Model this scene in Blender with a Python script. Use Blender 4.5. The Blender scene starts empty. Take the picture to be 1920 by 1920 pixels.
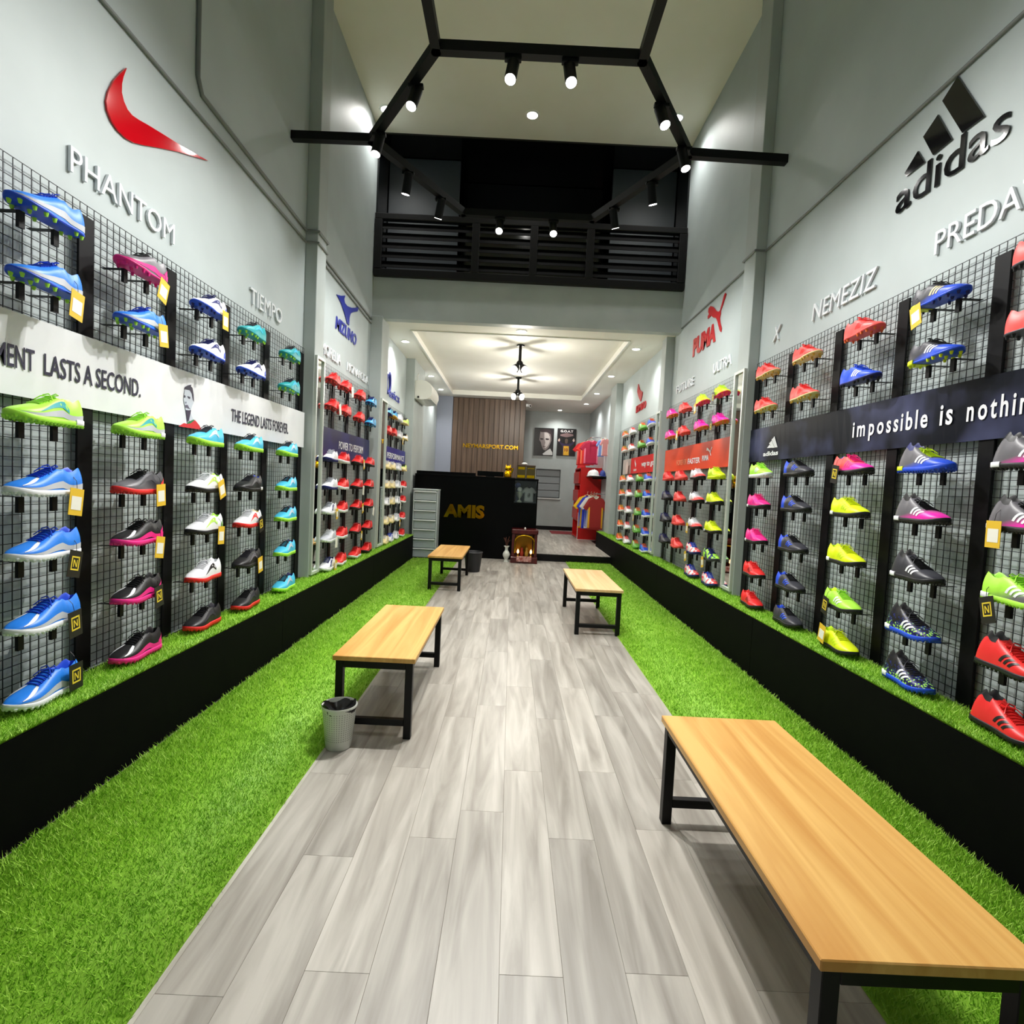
import bpy, bmesh, math, random
import numpy as np
from mathutils import Vector, Matrix

random.seed(7)
RNG = np.random.default_rng(7)
SC = bpy.context.scene
COL = SC.collection

# ------------------------------------------------------------------ camera
F_PX = 1000.0            # focal length in pixels of the 1920 frame
CAM_H = 1.25
YAW, PITCH, ROLL = -0.00276, -0.05005, -0.04847


def _rot(y, p, r):
    cy, sy = math.cos(y), math.sin(y)
    cp, sp = math.cos(p), math.sin(p)
    cr, sr = math.cos(r), math.sin(r)
    rz = np.array([[cy, -sy, 0], [sy, cy, 0], [0, 0, 1]])
    rx = np.array([[1, 0, 0], [0, cp, -sp], [0, sp, cp]])
    ry = np.array([[cr, 0, sr], [0, 1, 0], [-sr, 0, cr]])
    return rz @ rx @ ry


ROT = _rot(YAW, PITCH, ROLL)
cam_data = bpy.data.cameras.new('camera')
cam_data.sensor_width = 36.0
cam_data.lens = 36.0 * F_PX / 1920.0
cam_data.clip_start = 0.02
cam = bpy.data.objects.new('camera', cam_data)
COL.objects.link(cam)
_m = Matrix.Identity(4)
for _i in range(3):
    _m[_i][0] = ROT[_i, 0]
    _m[_i][1] = ROT[_i, 2]
    _m[_i][2] = -ROT[_i, 1]
_m[2][3] = CAM_H
cam.matrix_world = _m
SC.camera = cam

# ------------------------------------------------------------------ world, exposure
world = bpy.data.worlds.new('world')
SC.world = world
world.use_nodes = True
world.node_tree.nodes['Background'].inputs[0].default_value = (0.8, 0.9, 1.0, 1)
world.node_tree.nodes['Background'].inputs[1].default_value = 0.05
SC.view_settings.view_transform = 'Standard'
SC.view_settings.look = 'None'
SC.view_settings.gamma = 1.0
SC.view_settings.use_curve_mapping = False
SC.view_settings.exposure = 0.5

TRACK_W = 38.0      # watts of one track spot
DOWN_W = 38.0       # watts of one low-ceiling downlight
HIGH_W = 40.0       # watts of one high-ceiling downlight


# ------------------------------------------------------------------ pixel helpers (a pixel gives a direction; the plane gives the distance)
def ray(px, py):
    return ROT @ np.array([(px - 960) / F_PX, 1, -(py - 960) / F_PX])


def on_x(px, py, X):
    d = ray(px, py)
    return d * (X / d[0]) + np.array([0, 0, CAM_H])


# ------------------------------------------------------------------ materials
MATS = {}


def lin(c):
    out = []
    for v in c:
        v = v / 255.0
        out.append(v / 12.92 if v <= 0.04045 else ((v + 0.055) / 1.055) ** 2.4)
    return (*out, 1.0)


def new_mat(name):
    m = bpy.data.materials.new(name)
    m.use_nodes = True
    nt = m.node_tree
    return m, nt, nt.nodes['Principled BSDF']


def plain(name, rgb, rough=0.5, metal=0.0, emit=0.0, spec=None, trans=0.0, alpha=1.0):
    key = (name, rgb, rough, metal, emit, spec, trans, alpha)
    if key in MATS:
        return MATS[key]
    m, nt, b = new_mat(name)
    b.inputs['Base Color'].default_value = lin(rgb)
    b.inputs['Roughness'].default_value = rough
    b.inputs['Metallic'].default_value = metal
    if spec is not None:
        b.inputs['Specular IOR Level'].default_value = spec
    if emit:
        b.inputs['Emission Color'].default_value = lin(rgb)
        b.inputs['Emission Strength'].default_value = emit
    if trans:
        b.inputs['Transmission Weight'].default_value = trans
    if alpha < 1:
        b.inputs['Alpha'].default_value = alpha
    MATS[key] = m
    return m


def noisy(name, c1, c2, scale=(1, 1, 1), nscale=5.0, rough=0.6, detail=4.0, bump=0.0, spec=0.5, coord='Object', lo=0.35, hi=0.65, rnd=False, metal=0.0, distort=0.0, bdist=0.01):
    """two-colour procedural surface driven by stretched noise"""
    m, nt, b = new_mat(name)
    N, Lk = nt.nodes, nt.links
    tc = N.new('ShaderNodeTexCoord')
    mp = N.new('ShaderNodeMapping')
    mp.inputs['Scale'].default_value = scale
    Lk.new(tc.outputs[coord], mp.inputs['Vector'])
    nz = N.new('ShaderNodeTexNoise')
    nz.inputs['Scale'].default_value = nscale
    nz.inputs['Detail'].default_value = detail
    nz.inputs['Distortion'].default_value = distort
    vec = mp.outputs[0]
    oi = None
    if rnd:
        oi = N.new('ShaderNodeObjectInfo')
        ml = N.new('ShaderNodeMath'); ml.operation = 'MULTIPLY'; ml.inputs[1].default_value = 37.0
        Lk.new(oi.outputs['Random'], ml.inputs[0])
        ad = N.new('ShaderNodeVectorMath'); ad.operation = 'ADD'
        Lk.new(vec, ad.inputs[0]); Lk.new(ml.outputs[0], ad.inputs[1])
        vec = ad.outputs[0]
    Lk.new(vec, nz.inputs['Vector'])
    rp = N.new('ShaderNodeValToRGB')
    rp.color_ramp.elements[0].position = lo
    rp.color_ramp.elements[1].position = hi
    rp.color_ramp.elements[0].color = lin(c1)
    rp.color_ramp.elements[1].color = lin(c2)
    Lk.new(nz.outputs['Fac'], rp.inputs['Fac'])
    col = rp.outputs[0]
    if rnd:
        hs = N.new('ShaderNodeHueSaturation')
        mr = N.new('ShaderNodeMapRange')
        mr.inputs['To Min'].default_value = 0.86
        mr.inputs['To Max'].default_value = 1.12
        Lk.new(oi.outputs['Random'], mr.inputs['Value'])
        Lk.new(mr.outputs[0], hs.inputs['Value'])
        Lk.new(col, hs.inputs['Color'])
        col = hs.outputs[0]
    Lk.new(col, b.inputs['Base Color'])
    b.inputs['Roughness'].default_value = rough
    b.inputs['Metallic'].default_value = metal
    b.inputs['Specular IOR Level'].default_value = spec
    if bump:
        bp = N.new('ShaderNodeBump')
        bp.inputs['Strength'].default_value = bump
        bp.inputs['Distance'].default_value = bdist
        Lk.new(nz.outputs['Fac'], bp.inputs['Height'])
        Lk.new(bp.outputs[0], b.inputs['Normal'])
    return m


M_WALL = noisy('grey_wall_paint', (178, 188, 189), (184, 194, 195), nscale=3.0, rough=0.55)
M_TRIM = noisy('grey_pilaster_paint', (170, 178, 177), (178, 186, 185), nscale=3.0, rough=0.5)
M_CEIL = noisy('cream_ceiling_paint', (238, 234, 220), (242, 238, 226), nscale=2.0, rough=0.7)
M_CEIL2 = noisy('white_ceiling_paint', (238, 236, 227), (242, 240, 232), nscale=2.0, rough=0.7)
M_PLANK = noisy('grey_laminate_plank', (134, 128, 119), (184, 179, 170), scale=(10, 0.9, 1), nscale=1.7, rough=0.36, detail=5, rnd=True, distort=0.6, lo=0.3, hi=0.68)
M_SUB = plain('dark_subfloor', (96, 92, 88), 0.7)
M_OAK = noisy('honey_oak_laminate', (198, 142, 68), (224, 178, 102), scale=(14, 0.7, 8), nscale=1.2, rough=0.42, detail=5, distort=0.8, rnd=False)
M_OAKP = noisy('pale_oak_laminate', (222, 176, 118), (238, 202, 150), scale=(14, 0.7, 8), nscale=1.2, rough=0.42, detail=5, distort=0.8)
M_OAKEDGE = noisy('oak_edge_band', (176, 122, 62), (196, 144, 80), scale=(6, 6, 30), nscale=2, rough=0.5)
M_BLACK = plain('black_powder_coat', (9, 9, 11), 0.45, spec=0.25)
M_BLACKM = noisy('matt_black_board', (3, 3, 4), (5, 5, 5), nscale=8, rough=0.7, spec=0.08)
M_TRACK = plain('black_track_metal', (7, 9, 12), 0.5, spec=0.2)
M_WIRE = plain('dark_wire', (30, 32, 36), 0.45, 0.3)
M_POST = noisy('black_upright', (6, 6, 8), (10, 10, 12), nscale=30, rough=0.5, spec=0.15)
M_COND = plain('grey_conduit', (120, 124, 124), 0.5)
M_MIRROR = plain('mirror_glass', (220, 226, 224), 0.02, 1.0)
M_FRAME = plain('pale_aluminium', (205, 210, 204), 0.35, 0.2)
M_TURFBASE = plain('turf_backing', (70, 120, 24), 0.9)
M_LAMP = plain('lit_lamp_lens', (255, 250, 240), 0.3, emit=18.0)
M_LAMPW = plain('lit_warm_bulb', (255, 244, 226), 0.3, emit=9.0)
M_WHITE = plain('white_acrylic', (236, 238, 240), 0.35)
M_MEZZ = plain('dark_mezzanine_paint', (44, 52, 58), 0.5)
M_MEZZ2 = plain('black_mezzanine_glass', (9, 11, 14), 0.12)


def turf_mat():
    m, nt, b = new_mat('turf_blades')
    N, Lk = nt.nodes, nt.links
    at = N.new('ShaderNodeAttribute'); at.attribute_name = 'tint'
    tc = N.new('ShaderNodeTexCoord')
    nz = N.new('ShaderNodeTexNoise'); nz.inputs['Scale'].default_value = 9.0
    Lk.new(tc.outputs['Object'], nz.inputs['Vector'])
    mx = N.new('ShaderNodeMath'); mx.operation = 'MULTIPLY_ADD'
    mx.inputs[1].default_value = 0.55
    Lk.new(at.outputs['Fac'], mx.inputs[0])
    sc = N.new('ShaderNodeMath'); sc.operation = 'MULTIPLY'; sc.inputs[1].default_value = 0.5
    Lk.new(nz.outputs['Fac'], sc.inputs[0])
    Lk.new(sc.outputs[0], mx.inputs[2])
    rp = N.new('ShaderNodeValToRGB')
    e = rp.color_ramp.elements
    e[0].position = 0.1; e[0].color = lin((110, 162, 30))
    e[1].position = 0.95; e[1].color = lin((200, 226, 122))
    k = e.new(0.5); k.color = lin((152, 202, 62))
    Lk.new(mx.outputs[0], rp.inputs['Fac'])
    Lk.new(rp.outputs[0], b.inputs['Base Color'])
    b.inputs['Roughness'].default_value = 0.55
    b.inputs['Specular IOR Level'].default_value = 0.3
    return m


M_TURF = turf_mat()


# ------------------------------------------------------------------ mesh builder
ORIG = {}


class MB:
    def __init__(self):
        self.v, self.f, self.mi = [], [], []
        self.cur = 0

    def add(self, vs, fs):
        o = len(self.v)
        self.v += [tuple(p) for p in vs]
        self.f += [tuple(i + o for i in q) for q in fs]
        self.mi += [self.cur] * len(fs)
        return self

    def box(self, x0, x1, y0, y1, z0, z1):
        vs = [(x, y, z) for z in (z0, z1) for y in (y0, y1) for x in (x0, x1)]
        return self.add(vs, [(0, 2, 3, 1), (4, 5, 7, 6), (0, 1, 5, 4), (2, 6, 7, 3), (0, 4, 6, 2), (1, 3, 7, 5)])

    def bbox(self, x0, x1, y0, y1, z0, z1, b=0.004):
        """box with chamfered vertical and top edges"""
        bm = bmesh.new()
        bmesh.ops.create_cube(bm, size=1.0)
        for v in bm.verts:
            v.co = Vector((x0 + (v.co.x + .5) * (x1 - x0), y0 + (v.co.y + .5) * (y1 - y0), z0 + (v.co.z + .5) * (z1 - z0)))
        bmesh.ops.bevel(bm, geom=list(bm.edges), offset=b, segments=1, affect='EDGES')
        bm.verts.index_update()
        self.add([v.co[:] for v in bm.verts], [[v.index for v in f.verts] for f in bm.faces])
        bm.free()
        return self

    def tube(self, pts, r, n=8, cap=True):
        pts = [Vector(p) for p in pts]
        rr = r if isinstance(r, (list, tuple)) else [r] * len(pts)
        rings = []
        up = None
        for i, p in enumerate(pts):
            a = pts[max(i - 1, 0)]
            c = pts[min(i + 1, len(pts) - 1)]
            d = (c - a).normalized()
            if up is None:
                up = d.orthogonal().normalized()
            up = (up - d * up.dot(d))
            if up.length < 1e-6:
                up = d.orthogonal()
            up.normalize()
            s = d.cross(up)
            rings.append([p + (up * math.cos(2 * math.pi * k / n) + s * math.sin(2 * math.pi * k / n)) * rr[i] for k in range(n)])
        vs = [q[:] for g in rings for q in g]
        fs = []
        for i in range(len(rings) - 1):
            for k in range(n):
                a, b2 = i * n + k, i * n + (k + 1) % n
                fs.append((a, b2, b2 + n, a + n))
        if cap:
            fs.append(tuple(reversed(range(n))))
            fs.append(tuple(range((len(rings) - 1) * n, len(rings) * n)))
        return self.add(vs, fs)

    def lathe(self, prof, c=(0, 0, 0), n=24, sx=1.0, sy=1.0):
        vs, fs = [], []
        for r, z in prof:
            for k in range(n):
                a = 2 * math.pi * k / n
                vs.append((c[0] + r * math.cos(a) * sx, c[1] + r * math.sin(a) * sy, c[2] + z))
        for i in range(len(prof) - 1):
            for k in range(n):
                a, b2 = i * n + k, i * n + (k + 1) % n
                fs.append((a, b2, b2 + n, a + n))
        if prof[0][0] > 1e-6:
            fs.append(tuple(reversed(range(n))))
        if prof[-1][0] > 1e-6:
            fs.append(tuple(range((len(prof) - 1) * n, len(prof) * n)))
        return self.add(vs, fs)

    def ball(self, c, r, n=14, m=9, s=(1, 1, 1)):
        prof = [(max(math.sin(math.pi * i / m), 0) * r, -math.cos(math.pi * i / m) * r) for i in range(m + 1)]
        vs, fs = [], []
        for q, z in prof:
            for k in range(n):
                a = 2 * math.pi * k / n
                vs.append((c[0] + q * math.cos(a) * s[0], c[1] + q * math.sin(a) * s[1], c[2] + z * s[2]))
        for i in range(m):
            for k in range(n):
                a, b2 = i * n + k, i * n + (k + 1) % n
                fs.append((a, b2, b2 + n, a + n))
        return self.add(vs, fs)

    def poly(self, pts3, nrm, depth):
        """extruded flat outline: front face at pts3 + nrm*depth, back at pts3"""
        n = len(pts3)
        nv = np.array(nrm, float)
        back = [np.array(p, float) for p in pts3]
        front = [p + nv * depth for p in back]
        fs = [tuple(range(n, 2 * n)), tuple(reversed(range(n)))]
        for k in range(n):
            j = (k + 1) % n
            fs.append((k, j, j + n, k + n))
        return self.add([tuple(p) for p in back + front], fs)

    def build(self, name, mats, parent=None, base=None, smooth=False, fix=True):
        if not isinstance(mats, (list, tuple)):
            mats = [mats]
        if parent is not None:
            o0 = ORIG[parent.name]
        elif base is not None:
            o0 = Vector(base)
        else:
            a = np.array(self.v)
            o0 = Vector(((a[:, 0].min() + a[:, 0].max()) / 2, (a[:, 1].min() + a[:, 1].max()) / 2, a[:, 2].min()))
        me = bpy.data.meshes.new(name)
        me.from_pydata([(p[0] - o0.x, p[1] - o0.y, p[2] - o0.z) for p in self.v], [], self.f)
        for mt in mats:
            me.materials.append(mt)
        if len(mats) > 1:
            me.polygons.foreach_set('material_index', self.mi)
        if fix:
            bm = bmesh.new(); bm.from_mesh(me)
            bmesh.ops.recalc_face_normals(bm, faces=bm.faces)
            bm.to_mesh(me); bm.free()
        if smooth:
            me.polygons.foreach_set('use_smooth', [True] * len(me.polygons))
            try:
                me.set_sharp_from_angle(angle=math.radians(smooth if smooth is not True else 40))
            except Exception:
                pass
        me.update()
        o = bpy.data.objects.new(name, me)
        COL.objects.link(o)
        if parent is not None:
            o.parent = parent
        else:
            o.location = o0
        ORIG[o.name] = o0
        return o


def tag(o, label=None, cat=None, group=None, kind=None):
    if label: o['label'] = label
    if cat: o['category'] = cat
    if group: o['group'] = group
    if kind: o['kind'] = kind
    return o


def thing(name, base, label, cat, group=None):
    o = bpy.data.objects.new(name, None)
    o.empty_display_size = 0.05
    COL.objects.link(o)
    o.location = base
    ORIG[o.name] = Vector(base)
    return tag(o, label, cat, group)


def struct(o, label=None):
    return tag(o, label, None, None, 'structure')


# ------------------------------------------------------------------ lettering
def text_geo(s, bold=0.0, extrude=0.0):
    cu = bpy.data.curves.new('t', 'FONT')
    cu.body = s
    cu.size = 1.0
    cu.offset = bold
    cu.extrude = extrude
    cu.resolution_u = 3
    o = bpy.data.objects.new('t', cu)
    COL.objects.link(o)
    bpy.context.view_layer.update()
    dg = bpy.context.evaluated_depsgraph_get()
    me = bpy.data.meshes.new_from_object(o.evaluated_get(dg))
    v = np.array([p.co[:] for p in me.vertices]) if len(me.vertices) else np.zeros((0, 3))
    f = [tuple(p.vertices) for p in me.polygons]
    bpy.data.objects.remove(o)
    bpy.data.curves.remove(cu)
    bpy.data.meshes.remove(me)
    return v, f


def letters(s, origin, ux, uy, nrm, width, height, depth, bold=0.0, shear=0.0, per_char=False, narrow=1.0):
    """returns list of (verts, faces) in world space, one per character or one for the whole string"""
    ux, uy, nrm, origin = [np.array(a, float) for a in (ux, uy, nrm, origin)]
    V, Fc = text_geo(s, bold, 0.5)
    lo, hi = V.min(0), V.max(0)

    def put(v):
        u = (v[:, 0] - lo[0]) / (hi[0] - lo[0]) * width
        w = (v[:, 1] - lo[1]) / (hi[1] - lo[1]) * height
        t = (v[:, 2] + 0.5) * depth
        u = u + shear * w
        return origin + u[:, None] * ux + w[:, None] * uy + t[:, None] * nrm
    if not per_char:
        return [(put(V), Fc)]
    out = []
    for i, ch in enumerate(s):
        if ch == ' ':
            continue
        pv, _ = text_geo(s[:i + 1], bold, 0.5)
        cv, cf = text_geo(ch, bold, 0.5)
        cv = cv.copy()
        cv[:, 0] += pv[:, 0].max() - cv[:, 0].max()
        cc = (cv[:, 0].max() + cv[:, 0].min()) / 2
        cv[:, 0] = cc + (cv[:, 0] - cc) * narrow
        out.append((put(cv), cf))
    return out


LUX, RUX, UZ = (0, 1, 0), (0, -1, 0), (0, 0, 1)
LN, RN = (1, 0, 0), (-1, 0, 0)


def wall_text(side, s, X, ya, yb, za, zb, depth, bold=0.0, shear=0.0, per_char=False, narrow=1.0):
    w = abs(yb - ya)
    if side == 'L':
        return letters(s, (X, ya, za), LUX, UZ, LN, w, zb - za, depth, bold, shear, per_char, narrow)
    return letters(s, (X, ya, za), RUX, UZ, RN, w, zb - za, depth, bold, shear, per_char, narrow)


# ------------------------------------------------------------------ dimensions
XL, XR = -1.80, 1.97          # side wall faces
ML, MR = -1.782, 1.952        # wire grid planes
PL, PR = -1.555, 1.73         # plinth fronts
ZPL, ZPR = 0.375, 0.415       # plinth tops
Y0, YB = -1.6, 14.1           # shop front (behind the camera) and back wall
YBEAM = 6.6
ZC1, ZC2 = 5.42, 3.22         # high and low ceiling

# ------------------------------------------------------------------ setting
fl = struct(MB().box(XL - .2, XR + .2, Y0 - .2, YB + .2, -0.12, -0.006).build('floor', M_SUB))
# individual planks over the walkway
PW, PLEN = 0.164, 0.98
pm = MB().bbox(-PW / 2 + .0002, PW / 2 - .0002, -PLEN / 2 + .0002, PLEN / 2 - .0002, -0.006, 0.0, 0.0006).build('plank', M_PLANK, parent=None, base=(0, 0, 0))
plank_me = pm.data
bpy.data.objects.remove(pm)


def lay(parent, x0, x1, y0, y1, z, seam):
    i0 = math.floor((x0 - seam) / PW)
    i1 = math.ceil((x1 - seam) / PW)
    for i in range(i0, i1):
        xc = seam + (i + .5) * PW
        y = y0 - random.random() * PLEN
        while y < y1:
            ya, yb = max(y, y0), min(y + PLEN, y1)
            if yb - ya > .04:
                o = bpy.data.objects.new('plank', plank_me)
                COL.objects.link(o)
                o.parent = parent
                o.location = Vector((xc, (ya + yb) / 2, z)) - ORIG[parent.name]
                o.scale = (1, (yb - ya) / PLEN, 1)
            y += PLEN


lay(fl, -0.86, 1.02, -0.6, 8.95, 0.0, 0.192)
struct(MB().box(XL - .15, XL, Y0, YB, 0, ZC1).build('wall_left', M_WALL))
struct(MB().box(XR, XR + .15, Y0, YB, 0, ZC1).build('wall_right', M_WALL))
struct(MB().box(XL - .15, XR + .15, Y0 - .15, Y0, 0, ZC1).build('wall_front', M_WALL))
wb = MB()
wx0, wx1, wz0, wz1 = 0.62, 1.27, 0.96, 1.72     # recess in the back wall
wb.box(XL, wx0, YB, YB + .15, 0, 3.4).box(wx1, XR, YB, YB + .15, 0, 3.4).box(wx0, wx1, YB, YB + .15, wz1, 3.4).box(wx0, wx1, YB, YB + .15, 0, wz0)
wb.box(wx0, wx1, YB + .12, YB + .2, wz0, wz1)
wall_back = struct(wb.build('wall_back', M_TRIM))
# shutter slats in the recess
win = struct(MB().box(wx0, wx1, YB + .085, YB + .12, wz0, wz1).build('window_1', plain('shutter_grey', (120, 126, 128), .5)))
for k in range(4):
    z = wz0 + .02 + k * .185
    MB().bbox(wx0 + .012, wx1 - .012, YB + .06, YB + .085, z, z + .165, .006).build('shutter_panel', plain('shutter_panel_grey', (138, 145, 147), .5), win)
MB().box(wx0 - .03, wx1 + .03, YB - .05, YB + .06, wz0 - .03, wz0).build('window_sill', plain('sill_white', (215, 218, 216), .4), win)
struct(MB().box(XL, XR, YB - .02, YB, .12, .22).build('baseboard_back', M_BLACK))
struct(MB().box(XL - .15, XR + .15, Y0 - .15, YBEAM + .05, ZC1, ZC1 + .1).build('ceiling', M_CEIL))

# low ceiling: a flat border with a raised tray
cb = MB()
tx0, tx1, ty0, ty1 = -1.42, 1.46, 7.12, 12.0
cb.box(XL, XR, YBEAM + .12, ty0, ZC2, ZC2 + .2).box(XL, XR, ty1, YB, ZC2, ZC2 + .2)
cb.box(XL, tx0, ty0, ty1, ZC2, ZC2 + .2).box(tx1, XR, ty0, ty1, ZC2, ZC2 + .2).box(tx0, tx1, ty0, ty1, ZC2 + .09, ZC2 + .2)
low_c = struct(cb.build('ceiling_low', M_CEIL2))
tr = MB()
for a in ((tx0 - .012, tx0 + .012, ty0, ty1), (tx1 - .012, tx1 + .012, ty0, ty1), (tx0, tx1, ty0 - .012, ty0 + .012), (tx0, tx1, ty1 - .012, ty1 + .012)):
    tr.box(*a, ZC2 - .012, ZC2 - .001)
tr.build('ceiling_bead', plain('white_bead', (240, 240, 236), .4), low_c)

# beam under the mezzanine
struct(MB().box(XL, XR, YBEAM, YBEAM + .12, 3.20, 3.70).build('trim_beam', M_TRIM))
# mezzanine: dark room behind a louvred balustrade
mz = MB()
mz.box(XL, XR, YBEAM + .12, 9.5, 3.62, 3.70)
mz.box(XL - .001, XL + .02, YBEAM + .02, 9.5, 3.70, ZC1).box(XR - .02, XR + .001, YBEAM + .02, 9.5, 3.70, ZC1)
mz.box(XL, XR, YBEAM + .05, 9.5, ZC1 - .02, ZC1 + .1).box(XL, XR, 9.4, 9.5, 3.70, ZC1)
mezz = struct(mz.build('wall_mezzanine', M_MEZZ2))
MB().box(XL + .03, -.86, 7.1, 7.15, 3.7, ZC1 - .03).build('mezzanine_panel', M_MEZZ, mezz)
MB().box(1.12, XR - .03, 7.1, 7.15, 3.7, ZC1 - .03).build('mezzanine_panel', M_MEZZ, mezz)
MB().box(-.86, 1.12, 7.6, 7.63, 3.7, ZC1 - .03).build('mezzanine_glass', M_MEZZ2, mezz)

bal = thing('louvre_balustrade', (0.08, YBEAM - .03, 3.69), 'black louvred balustrade of the mezzanine above the grey beam', 'balustrade')
BX0, BX1 = XL + .01, XR - .01
MB().bbox(BX0, BX1, YBEAM - .05, YBEAM + .03, 4.36, 4.43, .006).build('top_rail', M_BLACK, bal)
MB().bbox(BX0, BX1, YBEAM - .05, YBEAM + .03, 3.69, 3.78, .006).build('bottom_rail', M_BLACK, bal)
for x in (BX0, -.62, .08, .76, BX1 - .09):
    MB().bbox(x, x + .09, YBEAM - .052, YBEAM + .03, 3.78, 4.36, .005).build('post', M_BLACK, bal)
for x0, x1 in ((BX0 + .09, -.62), (-.53, .08), (.17, .76), (.85, BX1 - .09)):
    for k in range(5):
        z = 3.80 + k * .112
        vs = [(x0, YBEAM - .04, z), (x1, YBEAM - .04, z), (x1, YBEAM + .0, z + .085), (x0, YBEAM + .0, z + .085),
              (x0, YBEAM - .03, z), (x1, YBEAM - .03, z), (x1, YBEAM + .012, z + .085), (x0, YBEAM + .012, z + .085)]
        MB().add(vs, [(0, 1, 2, 3), (7, 6, 5, 4), (0, 4, 5, 1), (3, 2, 6, 7), (0, 3, 7, 4), (1, 5, 6, 2)]).build('louvre_slat', plain('louvre_black', (5, 6, 7), .75, spec=0.1), bal)

# pilasters
PIL = []
for n, (x0, x1, y0, y1, zb, zt) in enumerate([
        (XL, -1.70, 4.52, 4.72, ZPL, ZC1), (XL, -1.66, 6.57, 6.92, ZPL, ZC2), (XL, -1.66, 8.76, 9.75, 0, ZC2),
        (1.885, XR, 4.42, 4.63, ZPR, ZC1), (1.87, XR, 6.85, 7.05, ZPR, ZC2), (1.85, XR, 9.95, 10.5, ZPR, ZC2),
        (XL, -1.44, 12.35, 12.75, 0, ZC2)], 1):
    struct(MB().bbox(x0 - .001, x1 + .001, y0, y1, zb, zt, .004).build('trim_%d' % n, M_TRIM if n < 7 else plain('blue_grey_column', (150, 156, 172), .5)))

# raised floor at the back
pf = struct(MB().box(.46, XR, 8.96, YB, 0, .114).build('floor_platform', M_BLACK))
lay(pf, .48, 1.72, 8.97, YB - .03, .12, .47)

# ------------------------------------------------------------------ display plinths with turf
for side, x0, x1, y1, z, nm in (('L', XL + .004, PL, 8.60, ZPL, 'left'), ('R', PR, XR - .004, 10.6, ZPR, 'right')):
    pl = thing('display_plinth', ((x0 + x1) / 2, 4, 0), 'long matt black display plinth along the %s shoe wall' % nm, 'plinth')
    xa, xb = (x0, x1) if side == 'L' else (x0, x1)
    MB().box(xa, xb, -1.2, y1, 0, z - .012).build('plinth_box', M_BLACKM, pl)
    ys = [-1.2, 1.24, 3.68, 6.12, 8.56, y1]
    fx = (PL, PL + .004) if side == 'L' else (PR - .004, PR)
    for a, b2 in zip(ys[:-1], ys[1:]):
        if b2 - a > .2:
            MB().box(*fx, a + .002, b2 - .002, .0, z - .014).build('front_board', M_BLACKM, pl)


def turf(name, rects, label, edge_z, inl=0.0, inr=0.0):
    """rects: (x0,x1,y0,y1,density,blade_w,blade_h); base slab plus blades in one stuff object"""
    vs, fs, tint = [], [], []
    V = []
    nv = 0
    allf = []
    tints = []
    bx0 = min(r[0] for r in rects); bx1 = max(r[1] for r in rects)
    by0 = min(r[2] for r in rects); by1 = max(r[3] for r in rects)
    mb = MB().box(bx0 + inl, bx1 - inr, by0, by1, edge_z - .012, edge_z + .002)
    V.append(np.array(mb.v)); allf += [list(q) for q in mb.f]
    tints += [0.15] * len(mb.v)
    nv = len(mb.v)
    for (x0, x1, y0, y1, dens, bw, bh) in rects:
        n = int((x1 - x0) * (y1 - y0) * dens)
        p = np.stack([RNG.uniform(x0, x1, n), RNG.uniform(y0, y1, n), np.full(n, edge_z)], 1)
        a = RNG.uniform(0, 2 * np.pi, n)
        d = np.stack([np.cos(a), np.sin(a), np.zeros(n)], 1)
        h = bh * RNG.uniform(.6, 1.15, n)
        lean = RNG.uniform(.2, 1.1, n) * h
        la = RNG.uniform(0, 2 * np.pi, n)
        tip = p + np.stack([np.cos(la) * lean, np.sin(la) * lean, h], 1)
        w = bw * RNG.uniform(.7, 1.3, n)
        b0 = p - d * w[:, None] / 2
        b1 = p + d * w[:, None] / 2
        q = np.stack([b0, b1, tip], 1).reshape(-1, 3)
        V.append(q)
        idx = (np.arange(n * 3) + nv).reshape(-1, 3)
        allf.append(idx)
        t = np.repeat(RNG.uniform(0, 1, n), 3)
        t[0::3] *= .6; t[1::3] *= .6
        tints.append(t)
        nv += n * 3
    V = np.concatenate(V)
    o0 = np.array([(bx0 + bx1) / 2, (by0 + by1) / 2, edge_z])
    quads = [q for q in allf if isinstance(q, list)]
    tris = np.concatenate([q for q in allf if not isinstance(q, list)])
    me = bpy.data.meshes.new(name)
    me.vertices.add(len(V))
    me.vertices.foreach_set('co', (V - o0).astype(np.float32).ravel())
    nl = len(quads) * 4 + tris.size
    me.loops.add(nl)
    me.loops.foreach_set('vertex_index', np.concatenate([np.array(quads).ravel(), tris.ravel()]).astype(np.int32))
    me.polygons.add(len(quads) + len(tris))
    starts = np.concatenate([np.arange(len(quads)) * 4, len(quads) * 4 + np.arange(len(tris)) * 3]).astype(np.int32)
    me.polygons.foreach_set('loop_start', starts)
    me.update(calc_edges=True)
    at = me.attributes.new('tint', 'FLOAT', 'POINT')
    tv = []
    for t in tints:
        tv.append(np.atleast_1d(t))
    at.data.foreach_set('value', np.concatenate(tv).astype(np.float32))
    me.materials.append(M_TURF)
    o = bpy.data.objects.new(name, me)
    COL.objects.link(o)
    o.location = o0
    tag(o, label, 'turf', None, 'stuff')
    return o


def bands(x0, x1, y1, k=1.0):
    return [(x0, x1, -.4, .7, 3000, .006, .022), (x0, x1, .7, 2.6, 30000 * k, .0032, .021), (x0, x1, 2.6, 4.6, 15000 * k, .0042, .021), (x0, x1, 4.6, y1, 6000 * k, .006, .021)]


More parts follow.
